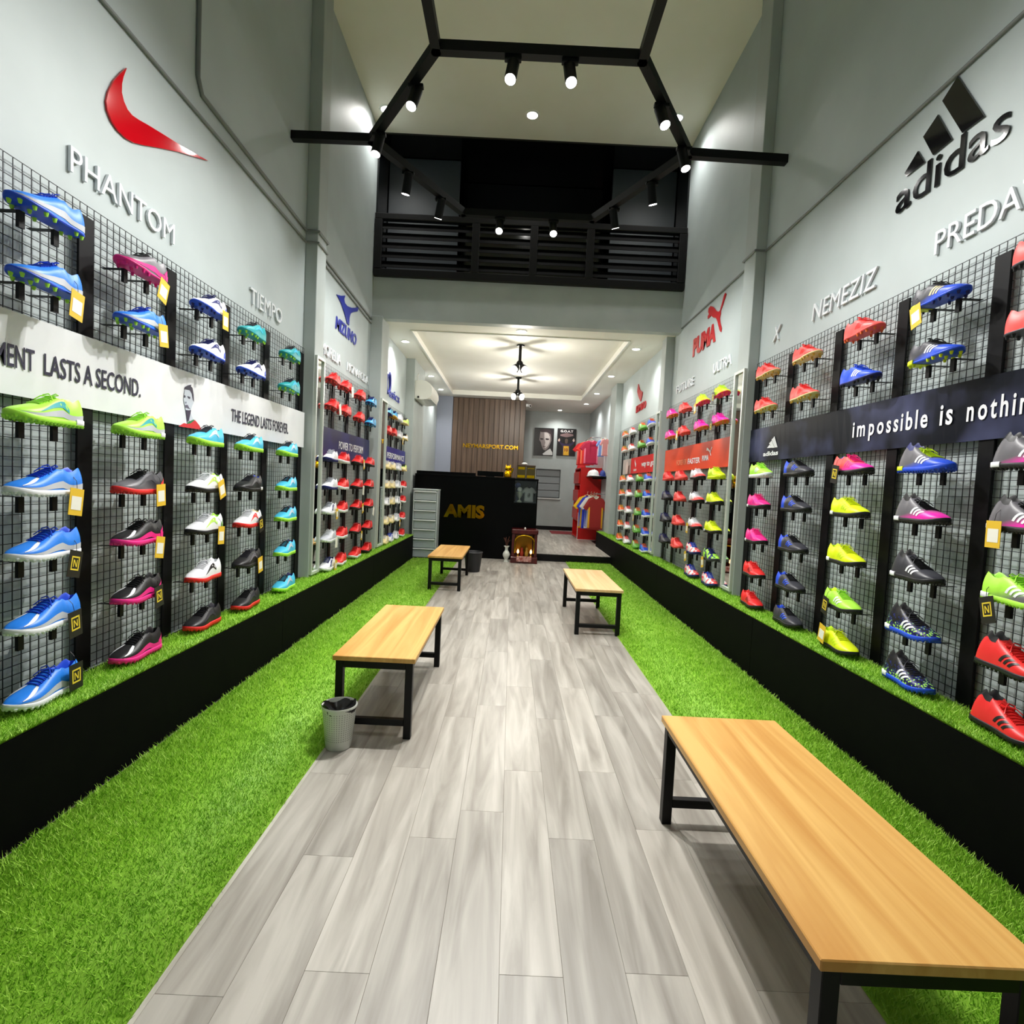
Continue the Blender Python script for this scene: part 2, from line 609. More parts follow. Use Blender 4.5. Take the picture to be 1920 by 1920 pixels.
turf('turf_carpet', bands(PL + .018, -.806, 8.57), 'green artificial turf strip on the floor before the left shoe wall', .003)
turf('turf_carpet', bands(.965, PR - .018, 8.93), 'green artificial turf strip on the floor before the right shoe wall', .003)
turf('plinth_turf', bands(ML + .03, PL + .012, 8.58, 1.2), 'green turf strip topping the left black plinth', ZPL, 0, .016)
turf('plinth_turf', bands(PR - .012, MR - .03, 10.55, 1.2), 'green turf strip topping the right black plinth', ZPR, .016, 0)

# ------------------------------------------------------------------ wire grids, uprights, brackets
SHOE_ZL = [2.085, 1.850, 1.385, 1.130, .905, .650, ZPL + .016]
SHOE_ZR = [2.130, 1.880, 1.395, 1.165, .905, .655, ZPR + .016]
BAYS = {
    'LA': dict(side='L', y=(0.2, 4.50), posts=[1.67, 2.21, 2.755, 3.275, 3.81, 4.43], shoes=[1.91, 2.39, 2.91, 3.39, 3.96], ban='white banner bay'),
    'LB': dict(side='L', y=(4.74, 6.55), posts=[5.22, 5.67, 6.14, 6.49], shoes=[4.90, 5.25, 5.76, 6.22], ban='navy banner bay'),
    'LC': dict(side='L', y=(6.94, 8.74), posts=[7.30, 7.72, 8.10, 8.46], shoes=[7.09, 7.40, 7.75, 8.18], ban='blue banner bay'),
    'RA': dict(side='R', y=(0.2, 4.40), posts=[1.66, 2.20, 2.745, 3.28, 3.83, 4.35], shoes=[1.89, 2.38, 2.89, 3.44, 3.96], ban='black banner bay'),
    'RB': dict(side='R', y=(4.65, 6.83), posts=[5.16, 5.68, 6.32, 6.70], shoes=[4.82, 5.30, 5.83, 6.30], ban='orange banner bay'),
    'RC': dict(side='R', y=(7.07, 9.93), posts=[7.68, 8.30, 8.90, 9.50], shoes=[7.22, 7.70, 8.34, 8.87], ban='red banner bay'),
}
GRID_TOP = {'L': 2.30, 'R': 2.33}
CELL = .036
GRIDS = {}
for key, B in BAYS.items():
    L = B['side'] == 'L'
    X = ML if L else MR
    zb, zt = (ZPL + .004, GRID_TOP['L']) if L else (ZPR + .004, GRID_TOP['R'])
    y0, y1 = B['y']
    mb = MB()
    r = .0012 if key[1] == 'A' else .0008
    y = y1
    while y >= y0:
        mb.box(X - r, X + r, y - r, y + r, zb, zt); y -= CELL
    z = zt
    s = 1 if L else -1
    while z >= zb:
        mb.box(X + s * r * 1.2 - r, X + s * r * 1.2 + r, y0, y1, z - r, z + r); z -= .0345
    g = thing('wire_grid_panel', (X, (y0 + y1) / 2, zb), 'dark wire grid panel behind the shoes of the %s' % B['ban'], 'wire grid', 'wire grid panels on the walls')
    tag(mb.build('wire_mesh', M_WIRE, g, fix=False), kind='stuff')
    GRIDS[key] = g
    bz = {'L': (1.48, 1.77), 'R': (1.53, 1.79)}[B['side']]
    for k, py in enumerate(B['posts']):
        xa, xb = (ML + .006, ML + .016) if L else (MR - .016, MR - .006)
        up = MB()
        up.bbox(xa, xb, py - .038, py + .038, zb, zt - .05, .002)
        o = up.build('upright_strip', M_POST)
        tag(o, 'flat black upright strip on the grid, %s from the camera in %s' % (['first', 'second', 'third', 'fourth', 'fifth', 'sixth'][k], B['ban']), 'upright', 'black uprights on the grids')


def peg_meshes():
    out = {}
    for s in ('L', 'R'):
        d = 1 if s == 'L' else -1
        prof = [(0, -.001), (d * .100, -.001), (d * .100, -.056), (d * .088, -.056), (d * .088, -.003), (0, -.003)]
        o = MB().poly([(p[0], -.011, p[1]) for p in prof], (0, 1, 0), .022).build('shelf_peg', M_BLACK, base=(0, 0, 0))
        out[s] = o.data
        bpy.data.objects.remove(o)
    return out


PEG = peg_meshes()


def bracket(key, y, z):
    g = GRIDS[key]
    L = BAYS[key]['side'] == 'L'
    for dy in (-.080, .055):
        o = bpy.data.objects.new('shelf_peg', PEG['L' if L else 'R'])
        COL.objects.link(o)
        o.parent = g
        o.location = Vector((ML + .004 if L else MR - .004, y + dy, z)) - ORIG[g.name]


# ------------------------------------------------------------------ shoes
SL = .29                                    # shoe length


def smooth_keys(keys):
    xs = np.array([k[0] for k in keys]); ys = np.array([k[1] for k in keys])
    g = np.linspace(0, 1, 401)
    v = np.interp(g, xs, ys)
    ker = np.hanning(23); ker /= ker.sum()
    p = np.pad(v, 11, mode='edge')
    w = np.convolve(p, ker, 'valid')
    e = np.clip(np.minimum(g, 1 - g) / .04, 0, 1)
    v = v * (1 - e) + w * e
    return lambda t: float(np.interp(t, g, v))


HW = smooth_keys([(0, 0.010), (.012, .019), (.04, .027), (.1, .033), (.2, .0355), (.35, .035), (.48, .0365), (.6, .043), (.7, .0465), (.78, .046), (.86, .041), (.92, .033), (.96, .024), (.985, .014), (1, .006)])
TOPL = smooth_keys([(0, .082), (.04, .092), (.1, .088), (.18, .076), (.27, .076), (.34, .088), (.40, .090), (.5, .079), (.6, .067), (.7, .057), (.8, .050), (.9, .043), (.96, .036), (1, .026)])
TOPH = smooth_keys([(0, .088), (.03, .106), (.07, .120), (.11, .122), (.16, .110), (.22, .104), (.28, .106), (.34, .104), (.44, .088), (.55, .073), (.65, .062), (.75, .053), (.85, .046), (.93, .039), (1, .026)])


def spring(t):
    u = max(0.0, (t - .72) / .28)
    return .012 * u * u


def zb_(t):
    return .017 + spring(t)


def sstep(a, b, x):
    u = min(max((x - a) / (b - a), 0), 1)
    return u * u * (3 - 2 * u)


NS = 25          # points across a section
TS = [0, .006, .015, .03, .05, .08, .115, .15, .19, .23, .27, .30, .33, .355, .38, .41, .45, .5, .55, .6, .65, .7, .75, .8, .85, .89, .92, .945, .965, .98, .992, 1.0]


def surf(t, s, high=False):
    w = HW(t)
    zb = zb_(t)
    H = (TOPH if high else TOPL)(t) - zb
    a = math.pi * s
    ca, sa = math.cos(a), math.sin(a)
    px = -w * math.copysign(abs(ca) ** .72, ca)
    k = .62 + .25 * sstep(.55, .9, t)
    pz = zb + H * sa ** k
    bulge = .05 * math.sin(min(s, 1 - s) * 2 * math.pi)
    px *= 1 + bulge * (1 if t > .4 else .6)
    # opening
    oend = .37 if not high else .33
    o = sstep(.012, .05, t) * (1 - sstep(oend - .06, oend + .02, t))
    if o > 0:
        wc = w * (.70 if not high else .56)
        sd = -1 if s < .5 else 1
        q = min(s, 1 - s)
        if q <= .32:
            u = q / .32
            ox = sd * (w + (wc - w) * u ** (1.6 if not high else 1.25) + .004 * math.sin(math.pi * u))
            oz = zb + H * (u ** .85)
        elif q <= .37:
            u = (q - .32) / .05
            ox = sd * (wc - .006 * u)
            oz = zb + H + .003 * math.sin(math.pi * u)
        else:
            u = (q - .37) / .13
            ox = sd * (wc - .006) * (1 - u * .999)
            oz = zb + H - (H - .006) * (1 - (1 - u) ** 2.2)
        px = px * (1 - o) + ox * o
        pz = pz * (1 - o) + oz * o
    lean = (.034 if high else .010) * (max(pz - zb, 0) / .1) ** 1.2 * (1 - sstep(.05, .45, t))
    return (px, SL / 2 - SL * t - lean, pz)


def shoe_meshes():
    M = {}

    def keep(name, mb, smooth=True):
        o = mb.build(name, M_BLACK, base=(0, 0, 0), smooth=smooth)
        M[name] = o.data
        bpy.data.objects.remove(o)
    for high in (False, True):
        vs = [surf(t, j / (NS - 1), high) for t in TS for j in range(NS)]
        up, ln = [], []
        oe = .37 if not high else .33
        for i in range(len(TS) - 1):
            tm = (TS[i] + TS[i + 1]) / 2
            for j in range(NS - 1):
                q = (i * NS + j, i * NS + j + 1, (i + 1) * NS + j + 1, (i + 1) * NS + j)
                sm = min(j + .5, NS - 1.5 - j) / (NS - 1)
                (ln if (.02 < tm < oe - .03 and sm > (.345 if not high else .27)) else up).append(q)
        # heel and toe caps
        up.append(tuple(range(NS)))
        up.append(tuple(reversed(range((len(TS) - 1) * NS, len(TS) * NS))))
        nm = 'high' if high else 'low'
        for k, fs in (('upper_' + nm, up), ('lining_' + nm, ln)):
            used = sorted({i for f in fs for i in f})
            mp = {a: b for b, a in enumerate(used)}
            mb = MB().add([vs[i] for i in used], [tuple(mp[i] for i in f) for f in fs])
            keep(k, mb, 60)
        # laces: bars across the throat plus a bow
        mb = MB()
        e = .004
        for k in range(6):
            t = (.43 if not high else .47) + k * .045
            for dt in (0, .022):
                pts = []
                for j in range(7):
                    s = .37 + .26 * j / 6
                    p = surf(min(t + dt * (j - 3) / 3, .95), s, high)
                    pts.append((p[0], p[1], p[2] + .0022))
                mb.tube(pts, .0021, 5)
        t0 = .42 if not high else .45
        c = surf(t0, .5, high)
        for sd in (-1, 1):
            mb.tube([(c[0], c[1], c[2] + .003), (sd * .012, c[1] + .006, c[2] + .011), (sd * .026, c[1] - .002, c[2] + .006), (sd * .02, c[1] - .012, c[2] + .002), (c[0], c[1], c[2] + .003)], .002, 5)
            mb.tube([(c[0], c[1], c[2] + .003), (sd * .018, c[1] - .02, c[2] + .001), (sd * .03, c[1] - .032, c[2] - .012)], .0019, 5)
        keep('laces_' + nm, mb)

        def patch(lo, hi, n, sides=(0, 1), off=.0012):
            mb = MB()
            for sd in sides:
                pts = []
                for i in range(n + 1):
                    u = i / n
                    for (t, s) in (lo(u), hi(u)):
                        ss = s if sd == 0 else 1 - s
                        p = surf(t, ss, high)
                        sg = -1 if sd == 0 else 1
                        pts.append((p[0] + sg * off, p[1], p[2] + off * .5))
                mb.add(pts, [(2 * i, 2 * i + 1, 2 * i + 3, 2 * i + 2) for i in range(n)])
            return mb
        # three slanted stripes
        for k in range(3):
            ta = .43 + k * .075
            for sd in (0, 1):
                keep('stripe%d%d_%s' % (k, sd, nm), patch(lambda u: (ta + .11 * u, .045 + .24 * u), lambda u: (ta + .04 + .11 * u, .045 + .24 * u), 6, (sd,)))
        # side tick running from the heel forward
        keep('tick_' + nm, patch(lambda u: (.30 + .46 * u, .10 + .03 * math.sin(u * 3.1) + .02 * u), lambda u: (.30 + .46 * u, .10 + (.16 * (1 - u) ** .7 if u > .0 else .16) * (1 if u > .08 else .4) + .03 * math.sin(u * 3.1) + .02 * u), 10))
        # tick on the toe
        keep('toetick_' + nm, patch(lambda u: (.66 + .26 * u, .20 + .20 * (1 - u) ** 1.5), lambda u: (.66 + .26 * u, .20 + .20 * (1 - u) ** 1.5 + .10 * math.sin(math.pi * min(1, u * .8 + .12))), 9))
        # broad swept form
        keep('form_' + nm, patch(lambda u: (.28 + .38 * u, .26 - .22 * u), lambda u: (.36 + .40 * u, .30 - .16 * u + .05 * math.sin(u * 3.1)), 8))
        # band along the lower edge
        keep('band_' + nm, patch(lambda u: (.05 + .93 * u, .012), lambda u: (.05 + .93 * u, .085), 22))
        # heel cup
        keep('heelcup_' + nm, patch(lambda u: (.0 + .17 * u, .02), lambda u: (.0 + .17 * u, .22 - .1 * u), 8))

    def sole(z0, z1, grow, t0=0.0, t1=1.0, n=34):
        mb = MB()
        rings = []
        for zz, g in ((z0, grow - .0025), (z0 + .003, grow), (z1 - .002, grow), (z1, grow - .002)):
            L_, R_ = [], []
            for i in range(n + 1):
                t = t0 + (t1 - t0) * i / n
                w = HW(t) + g
                y = SL / 2 - SL * t + (g if i == 0 and t0 == 0 else 0) - (g if i == n and t1 == 1 else 0)
                L_.append((-w, y, zz + spring(t)))
                R_.append((w, y, zz + spring(t)))
            rings.append(L_ + R_[::-1])
        m_ = len(rings[0])
        vs = [p for r_ in rings for p in r_]
        fs = []
        for a in range(3):
            for k in range(m_):
                j = (k + 1) % m_
                fs.append((a * m_ + k, a * m_ + j, (a + 1) * m_ + j, (a + 1) * m_ + k))
        for a in (0, 3):
            for i in range(n):
                q = (a * m_ + i, a * m_ + i + 1, a * m_ + m_ - 2 - i, a * m_ + m_ - 1 - i)
                fs.append(q if a == 0 else tuple(reversed(q)))
        mb.add(vs, fs)
        return mb
    keep('sole_turf', sole(.005, .021, .0035), 50)
    keep('sole_cleat', sole(.011, .019, .0015), 50)
    keep('heel_clip', sole(.008, .026, .0052, 0.0, .20, 10), 50)
    # turf nubs
    mb = MB()
    for i in range(16):
        t = .03 + .94 * i / 15
        for q in (-1, -.45, .45, 1):
            x = q * (HW(t) - .001)
            y = SL / 2 - SL * t
            z = spring(t)
            mb.lathe([(.0035, z), (.0062, z + .007)], (x, y, 0), 6)
    keep('nubs', mb, False)
    mb = MB()
    for t, q in ((.06, -.7), (.06, .7), (.17, -.75), (.17, .75), (.52, -.85), (.52, .85), (.66, -.85), (.66, .85), (.8, -.8), (.8, .8), (.91, -.5), (.91, .5), (.72, 0)):
        x = q * HW(t)
        mb.lathe([(.0042, spring(t)), (.0075, .0125 + spring(t))], (x, SL / 2 - SL * t, 0), 7)
    keep('studs', mb, False)
    # swing tags, made for the +x side
    keep('tagcard', MB().box(.048, .0495, .044, .108, -.052, .036), False)
    keep('taglabel', MB().box(.0496, .0502, .053, .099, -.034, .010), False)
    mb = MB()
    for a in ((.056, .061, -.026, .016), (.091, .096, -.026, .016), (.056, .096, .012, .017), (.056, .096, -.029, -.024)):
        mb.box(.0496, .0503, *a)
    mb.add([(.0503, .066, -.018), (.0503, .070, -.018), (.0503, .070, .006), (.0503, .066, .006)], [(0, 1, 2, 3)])
    mb.add([(.0503, .082, -.018), (.0503, .086, -.018), (.0503, .086, .006), (.0503, .082, .006)], [(0, 1, 2, 3)])
    for nm_, dg in (('tagemblem_L', ((.066, .006), (.071, .006), (.086, -.018), (.081, -.018))), ('tagemblem_R', ((.081, .006), (.086, .006), (.071, -.018), (.066, -.018)))):
        m2 = MB()
        m2.add(mb.v, mb.f)
        m2.add([(.0503, a_, c_) for a_, c_ in dg], [(0, 1, 2, 3)])
        keep(nm_, m2, False)
    mb = MB().tube([(.030, .075, .075), (.044, .075, .06), (.0488, .075, .034)], .0009, 4)
    keep('tagstring', mb, False)
    return M


SM = shoe_meshes()

PAL = dict(
    blue=(36, 128, 232), royal=(30, 78, 214), navy=(24, 32, 104), cyan=(70, 188, 226), teal=(30, 158, 164), sky=(60, 170, 226),
    lime=(176, 242, 74), yellow=(222, 240, 20), neon=(206, 240, 30), green=(110, 176, 74), red=(236, 44, 44), coral=(250, 86, 82), orange=(242, 112, 52),
    pink=(242, 40, 140), magenta=(240, 40, 176), white=(238, 240, 244), cream=(236, 218, 160), black=(22, 22, 25), grey=(104, 102, 108), dark=(54, 54, 62),
    silver=(198, 202, 210), gold=(214, 170, 60), maroon=(150, 22, 30))


def smat(c):
    if isinstance(c, tuple):
        return grad(*c)
    return plain('shoe_' + c, PAL[c], .42)


def grad(kind, a, b):
    """two-colour shoe uppers: fade from collar to toe, or speckle"""
    key = ('grad', kind, a, b)
    if key in MATS:
        return MATS[key]
    m, nt, bs = new_mat('shoe_%s_%s_%s' % (kind, a, b))
    N, Lk = nt.nodes, nt.links
    tc = N.new('ShaderNodeTexCoord')
    sp = N.new('ShaderNodeSeparateXYZ')
    Lk.new(tc.outputs['Object'], sp.inputs[0])
    rp = N.new('ShaderNodeValToRGB')
    e = rp.color_ramp.elements
    e[0].color = lin(PAL[a]); e[1].color = lin(PAL[b])
    if kind == 'fade':
        m1 = N.new('ShaderNodeMath'); m1.operation = 'MULTIPLY_ADD'; m1.inputs[1].default_value = -14.0; m1.inputs[2].default_value = 1.05
        Lk.new(sp.outputs['Z'], m1.inputs[0])
        m2 = N.new('ShaderNodeMath'); m2.operation = 'MULTIPLY_ADD'; m2.inputs[1].default_value = -3.4
        Lk.new(sp.outputs['Y'], m2.inputs[0]); Lk.new(m1.outputs[0], m2.inputs[2])
        e[0].position = .35; e[1].position = .75
        Lk.new(m2.outputs[0], rp.inputs['Fac'])
    elif kind == 'heel':
        m2 = N.new('ShaderNodeMath'); m2.operation = 'MULTIPLY_ADD'; m2.inputs[1].default_value = 5.0; m2.inputs[2].default_value = .2
        Lk.new(sp.outputs['Y'], m2.inputs[0])
        e[0].position = .55; e[1].position = .62
        Lk.new(m2.outputs[0], rp.inputs['Fac'])
    elif kind == 'patch':
        nz = N.new('ShaderNodeTexNoise'); nz.inputs['Scale'].default_value = 22
        Lk.new(tc.outputs['Object'], nz.inputs['Vector'])
        e[0].position = .47; e[1].position = .53
        Lk.new(nz.outputs['Fac'], rp.inputs['Fac'])
    else:
        vo = N.new('ShaderNodeTexVoronoi'); vo.inputs['Scale'].default_value = 95
        Lk.new(tc.outputs['Object'], vo.inputs['Vector'])
        m1 = N.new('ShaderNodeMath'); m1.operation = 'MULTIPLY_ADD'; m1.inputs[1].default_value = 9.0; m1.inputs[2].default_value = -.36
        Lk.new(sp.outputs['Z'], m1.inputs[0])
        m2 = N.new('ShaderNodeMath'); m2.operation = 'ADD'
        Lk.new(m1.outputs[0], m2.inputs[0]); Lk.new(vo.outputs['Distance'], m2.inputs[1])
        e[0].color, e[1].color = lin(PAL[b]), lin(PAL[a])
        e[0].position = .30; e[1].position = .36
        k = e.new(.60); k.color = lin(PAL[a])
        k = e.new(.68); k.color = lin(PAL['black'])
        Lk.new(m2.outputs[0], rp.inputs['Fac'])
    Lk.new(rp.outputs[0], bs.inputs['Base Color'])
    bs.inputs['Roughness'].default_value = .42
    MATS[key] = m
    return m


def part(name, me, mat, parent):
    o = bpy.data.objects.new(name, me)
    COL.objects.link(o)
    o.parent = parent
    o.material_slots[0].link = 'OBJECT'
    o.material_slots[0].material = mat
    return o


ROWTXT = ['top row', 'second row', 'first row under the banner', 'third row from the floor plinth', 'middle lower row', 'row above the grass ledge', 'standing on the grass ledge']
ROWTXT = ['top row', 'second row', 'third row', 'fourth row', 'fifth row', 'sixth row', 'bottom row on turf']
ORD = ['nearest', 'second', 'third', 'fourth', 'fifth']

TAG_Y = plain('tag_yellow', (232, 190, 50), .5)
TAG_W = plain('tag_white', (240, 238, 228), .5)
TAG_K = plain('tag_black', (30, 28, 24), .45)
TAG_E = plain('tag_emblem_yellow', (236, 208, 60), .45)


def shoe(key, ci, ri, spec):
    """spec: dict(u upper, s sole, n collar, l laces, g logo kind, gc logo colour, b band colour, k cleat?, h high?, t tag, d description)"""
    B = BAYS[key]
    L = B['side'] == 'L'
    z = (SHOE_ZL if L else SHOE_ZR)[ri]
    cl = spec.get('k', False)
    x = -1.668 if L else 1.838
    y = B['shoes'][ci]
    n = len(B['shoes'])
    colw = ORD[ci]
    if n == ci + 1:
        colw = 'farthest'
    lab = '%s, %s, %s column of %s' % (spec['d'], ROWTXT[ri], colw, B['ban'])
    r = thing('football_shoe', (x, y, z), lab, 'shoe', 'football shoes on the display walls')
    rg = random.uniform(-2.0, 2.0)
    r.rotation_euler = (0, 0, math.radians(rg + (2 if L else -2)))
    r.scale = (1.07, 1.0, 1.14)
    hs = 'high' if spec.get('h') else 'low'
    up = part('upper', SM['upper_' + hs], smat(spec['u']), r)
    part('lining', SM['lining_' + hs], smat(spec.get('n', spec['u'] if isinstance(spec['u'], str) else spec['u'][1])), up)
    part('laces', SM['laces_' + hs], smat(spec.get('l', 'black')), up)
    so = part('sole', SM['sole_cleat' if cl else 'sole_turf'], smat(spec['s']), r)
    tag(part('studs' if cl else 'turf_nubs', SM['studs' if cl else 'nubs'], smat(spec.get('o', spec['s'])), so), kind='stuff')
    if spec.get('c'):
        part('heel_clip', SM['heel_clip'], smat(spec['c']), so)
    if spec.get('g') == 'stripes':
        for k in range(3):
            for sd in (0, 1):
                part('stripe', SM['stripe%d%d_%s' % (k, sd, hs)], smat(spec.get('gc', 'white')), up)
    elif spec.get('g'):
        part({'tick': 'side_mark', 'toetick': 'toe_mark', 'form': 'side_form'}[spec['g']], SM[spec['g'] + '_' + hs], smat(spec.get('gc', 'white')), up)
    if spec.get('b'):
        part('side_band', SM['band_' + hs], smat(spec['b']), up)
    if spec.get('e'):
        part('heel_cup', SM['heelcup_' + hs], smat(spec['e']), up)
    if spec.get('t'):
        tg = part('swing_tag', SM['tagcard'], TAG_Y if spec['t'] == 'y' else (TAG_W if spec['t'] == 'w' else TAG_K), r)
        if not L:
            tg.scale = (-1, 1, 1)
        tg.rotation_euler = (random.uniform(-.35, .35), 0, 0)
        if ri == 6:
            tg.location = (.004 if L else -.004, 0, .056)
        part('tag_string', SM['tagstring'], TAG_K, tg)
        if spec['t'] == 'y':
            part('tag_panel', SM['taglabel'], TAG_W, tg)
        elif spec['t'] == 'k':
            part('tag_emblem', SM['tagemblem_L' if L else 'tagemblem_R'], TAG_E, tg)
    if ri < 6:
        bracket(key, y, z)


def S(d, u, s, **kw):
    q = dict(d=d, u=u, s=s)
    q.update(kw)
    return q


# left front bay
BLC = S('blue cleat with white side band', 'blue', 'royal', o='lime', l='royal', n='royal', b='silver', k=True)
BLT = S('blue turf shoe with white sole', 'blue', 'white', l='royal', n='royal', b='silver', g='toetick', gc='white')
LIM = S('lime turf shoe with grey band', 'lime', 'lime', l='lime', n='neon', b='silver', g='tick', gc='teal', c='white')
PBK = S('black turf shoe with pink sole', 'black', 'pink', l='black', b='pink', g='toetick', gc='white', e='pink', n='black')
CYA = S('cyan turf shoe with lime sole', 'cyan', 'lime', l='dark', n='navy', g='tick', gc='silver')
TEA = S('teal cleat', 'teal', 'teal', o='lime', l='dark', n='dark', g='tick', gc='cyan', k=True)
WBC = S('white and blue cleat', 'white', 'royal', o='navy', l='navy', n='navy', e='royal', g='tick', gc='navy', k=True)
LA = [
    [BLC, dict(BLC, t='y'), LIM, dict(BLT, t='y'), dict(BLT, t='k'), dict(BLT, t='k'), dict(BLT, t='k')],
    [S('grey cleat with pink sole', 'grey', 'pink', o='pink', l='black', n='dark', b='pink', k=True, t='y', e='pink'), dict(BLC, t='y'), LIM,
     S('charcoal turf shoe with red sole', ('fade', 'dark', 'grey'), 'red', l='black', n='black', e='red', g='tick', gc='dark', t='y'), dict(PBK, t='y'), dict(PBK, t='k'), PBK],
    [dict(WBC, t='y'), WBC, CYA, S('white and green turf shoe', 'white', 'black', e='green', n='lime', l='white', g='tick', gc='lime', t='y'),
     S('white and green turf shoe', 'white', 'black', e='green', n='lime', l='white', g='tick', gc='lime', t='y'),
     S('white turf shoe with black mark', 'white', 'red', l='white', n='white', g='tick', gc='black'), S('black turf shoe with red sole', 'black', 'red', l='black', n='dark', g='tick', gc='dark')],
    [TEA, WBC, CYA, S('black turf shoe with blue collar', 'black', 'black', n='royal', l='dark', c='white', g='tick', gc='dark'),
     S('white turf shoe with red sole', 'white', 'red', n='cream', l='white', g='tick', gc='red', t='k'), S('black turf shoe', 'black', 'black', n='dark', l='dark', g='tick', gc='grey', t='y'),
     S('black turf shoe with red sole', 'black', 'red', l='black', n='dark', g='tick', gc='dark')],
    [TEA, TEA, CYA, CYA, CYA, CYA, CYA],
]
# left middle bay
RDC = S('red cleat', 'red', 'maroon', o='coral', l='red', n='maroon', g='form', gc='coral', k=True)
RDW = S('red turf shoe with white sole', 'red', 'white', l='red', n='maroon', g='form', gc='coral')
RDB = S('red turf shoe with black sole', 'red', 'black', l='red', n='maroon', g='form', gc='maroon')
WHN = S('white turf shoe with navy sole', 'white', 'navy', l='silver', n='navy', g='form', gc='silver')
SKC = S('light blue cleat', 'sky', 'navy', o='sky', l='navy', n='navy', g='form', gc='navy', k=True)
LB = [
    [RDC, dict(RDC, t='w'), WHN, WHN, S('white turf shoe', 'white', 'white', l='silver', n='silver', g='form', gc='navy', t='y'),
     S('silver white turf shoe', 'silver', 'white', l='white', n='silver', g='form', gc='white', t='w'), S('white turf shoe with navy collar', 'white', 'white', l='navy', n='navy', g='form', gc='navy', t='y')],
    [dict(RDC, t='w'), RDC, RDW, RDW, RDW, RDW, RDW],
    [RDC, RDC, dict(RDB, t='y'), dict(RDB, t='w'), dict(RDB, t='y'), dict(RDB, t='y'), RDW],
    [SKC, SKC, RDB, RDB, dict(RDB, t='w'), RDB, RDB],
]
CRM = S('cream turf shoe', 'cream', 'cream', l='white', n='gold', g='form', gc='white')
WHT = S('white turf shoe', 'white', 'white', l='white', n='silver', g='form', gc='navy')
LC = [
    [S('cyan cleat', 'cyan', 'navy', l='navy', n='navy', g='form', gc='navy', k=True), S('pale red cleat', 'coral', 'red', l='red', n='red', g='form', gc='white', k=True), CRM, CRM, WHT, CRM, CRM],
    [S('light blue shoe with yellow sole', 'sky', 'gold', l='navy', n='navy', g='form', gc='navy'), RDC, dict(CRM, c='white'), CRM, CRM, CRM, S('white turf shoe with blue marks', 'white', 'white', l='royal', n='royal', g='form', gc='royal')],
    [WHT, dict(WHT, t='y'), WHT, dict(WHT, t='w'), dict(WHT, t='w'), dict(WHT, t='y'), WHT],
    [S('pale yellow shoe', ('patch', 'cream', 'lime'), 'cream', l='dark', n='dark'), S('pale yellow shoe', ('patch', 'cream', 'white'), 'cream', l='dark', n='dark'), S('lime and cream shoe', ('patch', 'lime', 'cream'), 'cream', l='dark', n='dark'), RDW, RDW, RDW, RDW],
]
# right front bay
COR = S('coral cleat', 'coral', 'dark', o='gold', l='red', n='red', g='stripes', gc='red', k=True)
GPK = S('grey turf shoe fading to pink', ('fade', 'grey', 'magenta'), 'black', l='black', n='black', g='stripes', gc='white', c='white', h=True)
REDB = S('red shoe with black stripes', 'red', 'black', l='red', n='black', g='stripes', gc='black', h=True)
SPK = S('black sock shoe, speckled navy front', ('speckle', 'navy', 'lime'), 'royal', l='dark', n='black', g='stripes', gc='white', c='white', h=True)
YEL = S('yellow turf shoe with black sole', 'yellow', 'black', l='yellow', n='neon', g='stripes', gc='neon', c='white')
GBL = S('dark grey turf shoe with blue collar', ('heel', 'dark', 'royal'), 'black', l='black', n='royal', g='stripes', gc='royal')
PNK = S('pink turf shoe', 'pink', 'black', l='pink', n='pink', g='stripes', gc='magenta', c='white')
RED = S('red turf shoe', 'red', 'black', l='red', n='red', g='stripes', gc='maroon')
RA = [
    [dict(COR, d='red cleat with black sole', o='black'), dict(COR, d='red cleat with black sole', o='black'), GPK, dict(GPK, t='y'),
     S('lime and grey turf shoe', ('fade', 'lime', 'grey'), 'lime', l='lime', n='lime', g='stripes', gc='white', c='white', t='k'), REDB, REDB],
    [S('black-blue cleat with pale stripes', ('fade', 'dark', 'royal'), 'royal', o='navy', l='black', n='black', g='stripes', gc='cream', k=True, t='y', h=False, c='yellow'),
     S('blue-black cleat with yellow studs', ('fade', 'dark', 'royal'), 'royal', o='yellow', l='black', n='black', g='stripes', gc='white', k=True, c='yellow'),
     S('grey sock shoe with blue toe', ('fade', 'grey', 'royal'), 'royal', l='neon', n='navy', g='stripes', gc='white', c='yellow', h=True), GPK,
     S('black sock shoe with white stripes', 'dark', 'black', l='black', n='black', g='stripes', gc='white', c='white', h=True), SPK, SPK],
    [dict(COR, u='coral', s='coral', o='orange', d='coral red cleat'), S('blue cleat with white stripes', 'royal', 'navy', o='black', l='royal', n='navy', g='stripes', gc='white', k=True),
     S('pink and purple turf shoe', ('fade', 'coral', 'magenta'), 'black', l='pink', n='royal', c='white', g='stripes', gc='pink', t='k'), YEL, YEL,
     S('lime green turf shoe', 'lime', 'black', l='lime', n='neon', g='stripes', gc='white', t='k', c='white'), dict(YEL, c=None, t='y')],
    [dict(COR, s='cream'), dict(COR, s='cream', n='cream'), GBL, GBL, GBL, GBL, dict(GBL, u='dark', d='charcoal turf shoe with blue collar')],
    [dict(COR, s='cream'), dict(COR, s='cream', n='cream'), S('lime turf shoe', 'lime', 'white', l='lime', n='neon', g='stripes', gc='white'), PNK, PNK, RED, RED],
]
YPU = S('neon yellow cleat', 'neon', 'coral', o='pink', l='neon', n='yellow', g='form', gc='yellow', k=True)
MPU = S('magenta cleat', 'magenta', 'orange', o='gold', l='magenta', n='pink', g='form', gc='pink', k=True)
WPK = S('white and pink turf shoe', ('fade', 'white', 'coral'), 'black', l='white', n='black', g='form', gc='white')
CPU = S('coral turf shoe', 'coral', 'coral', l='red', n='cream', g='form', gc='red')
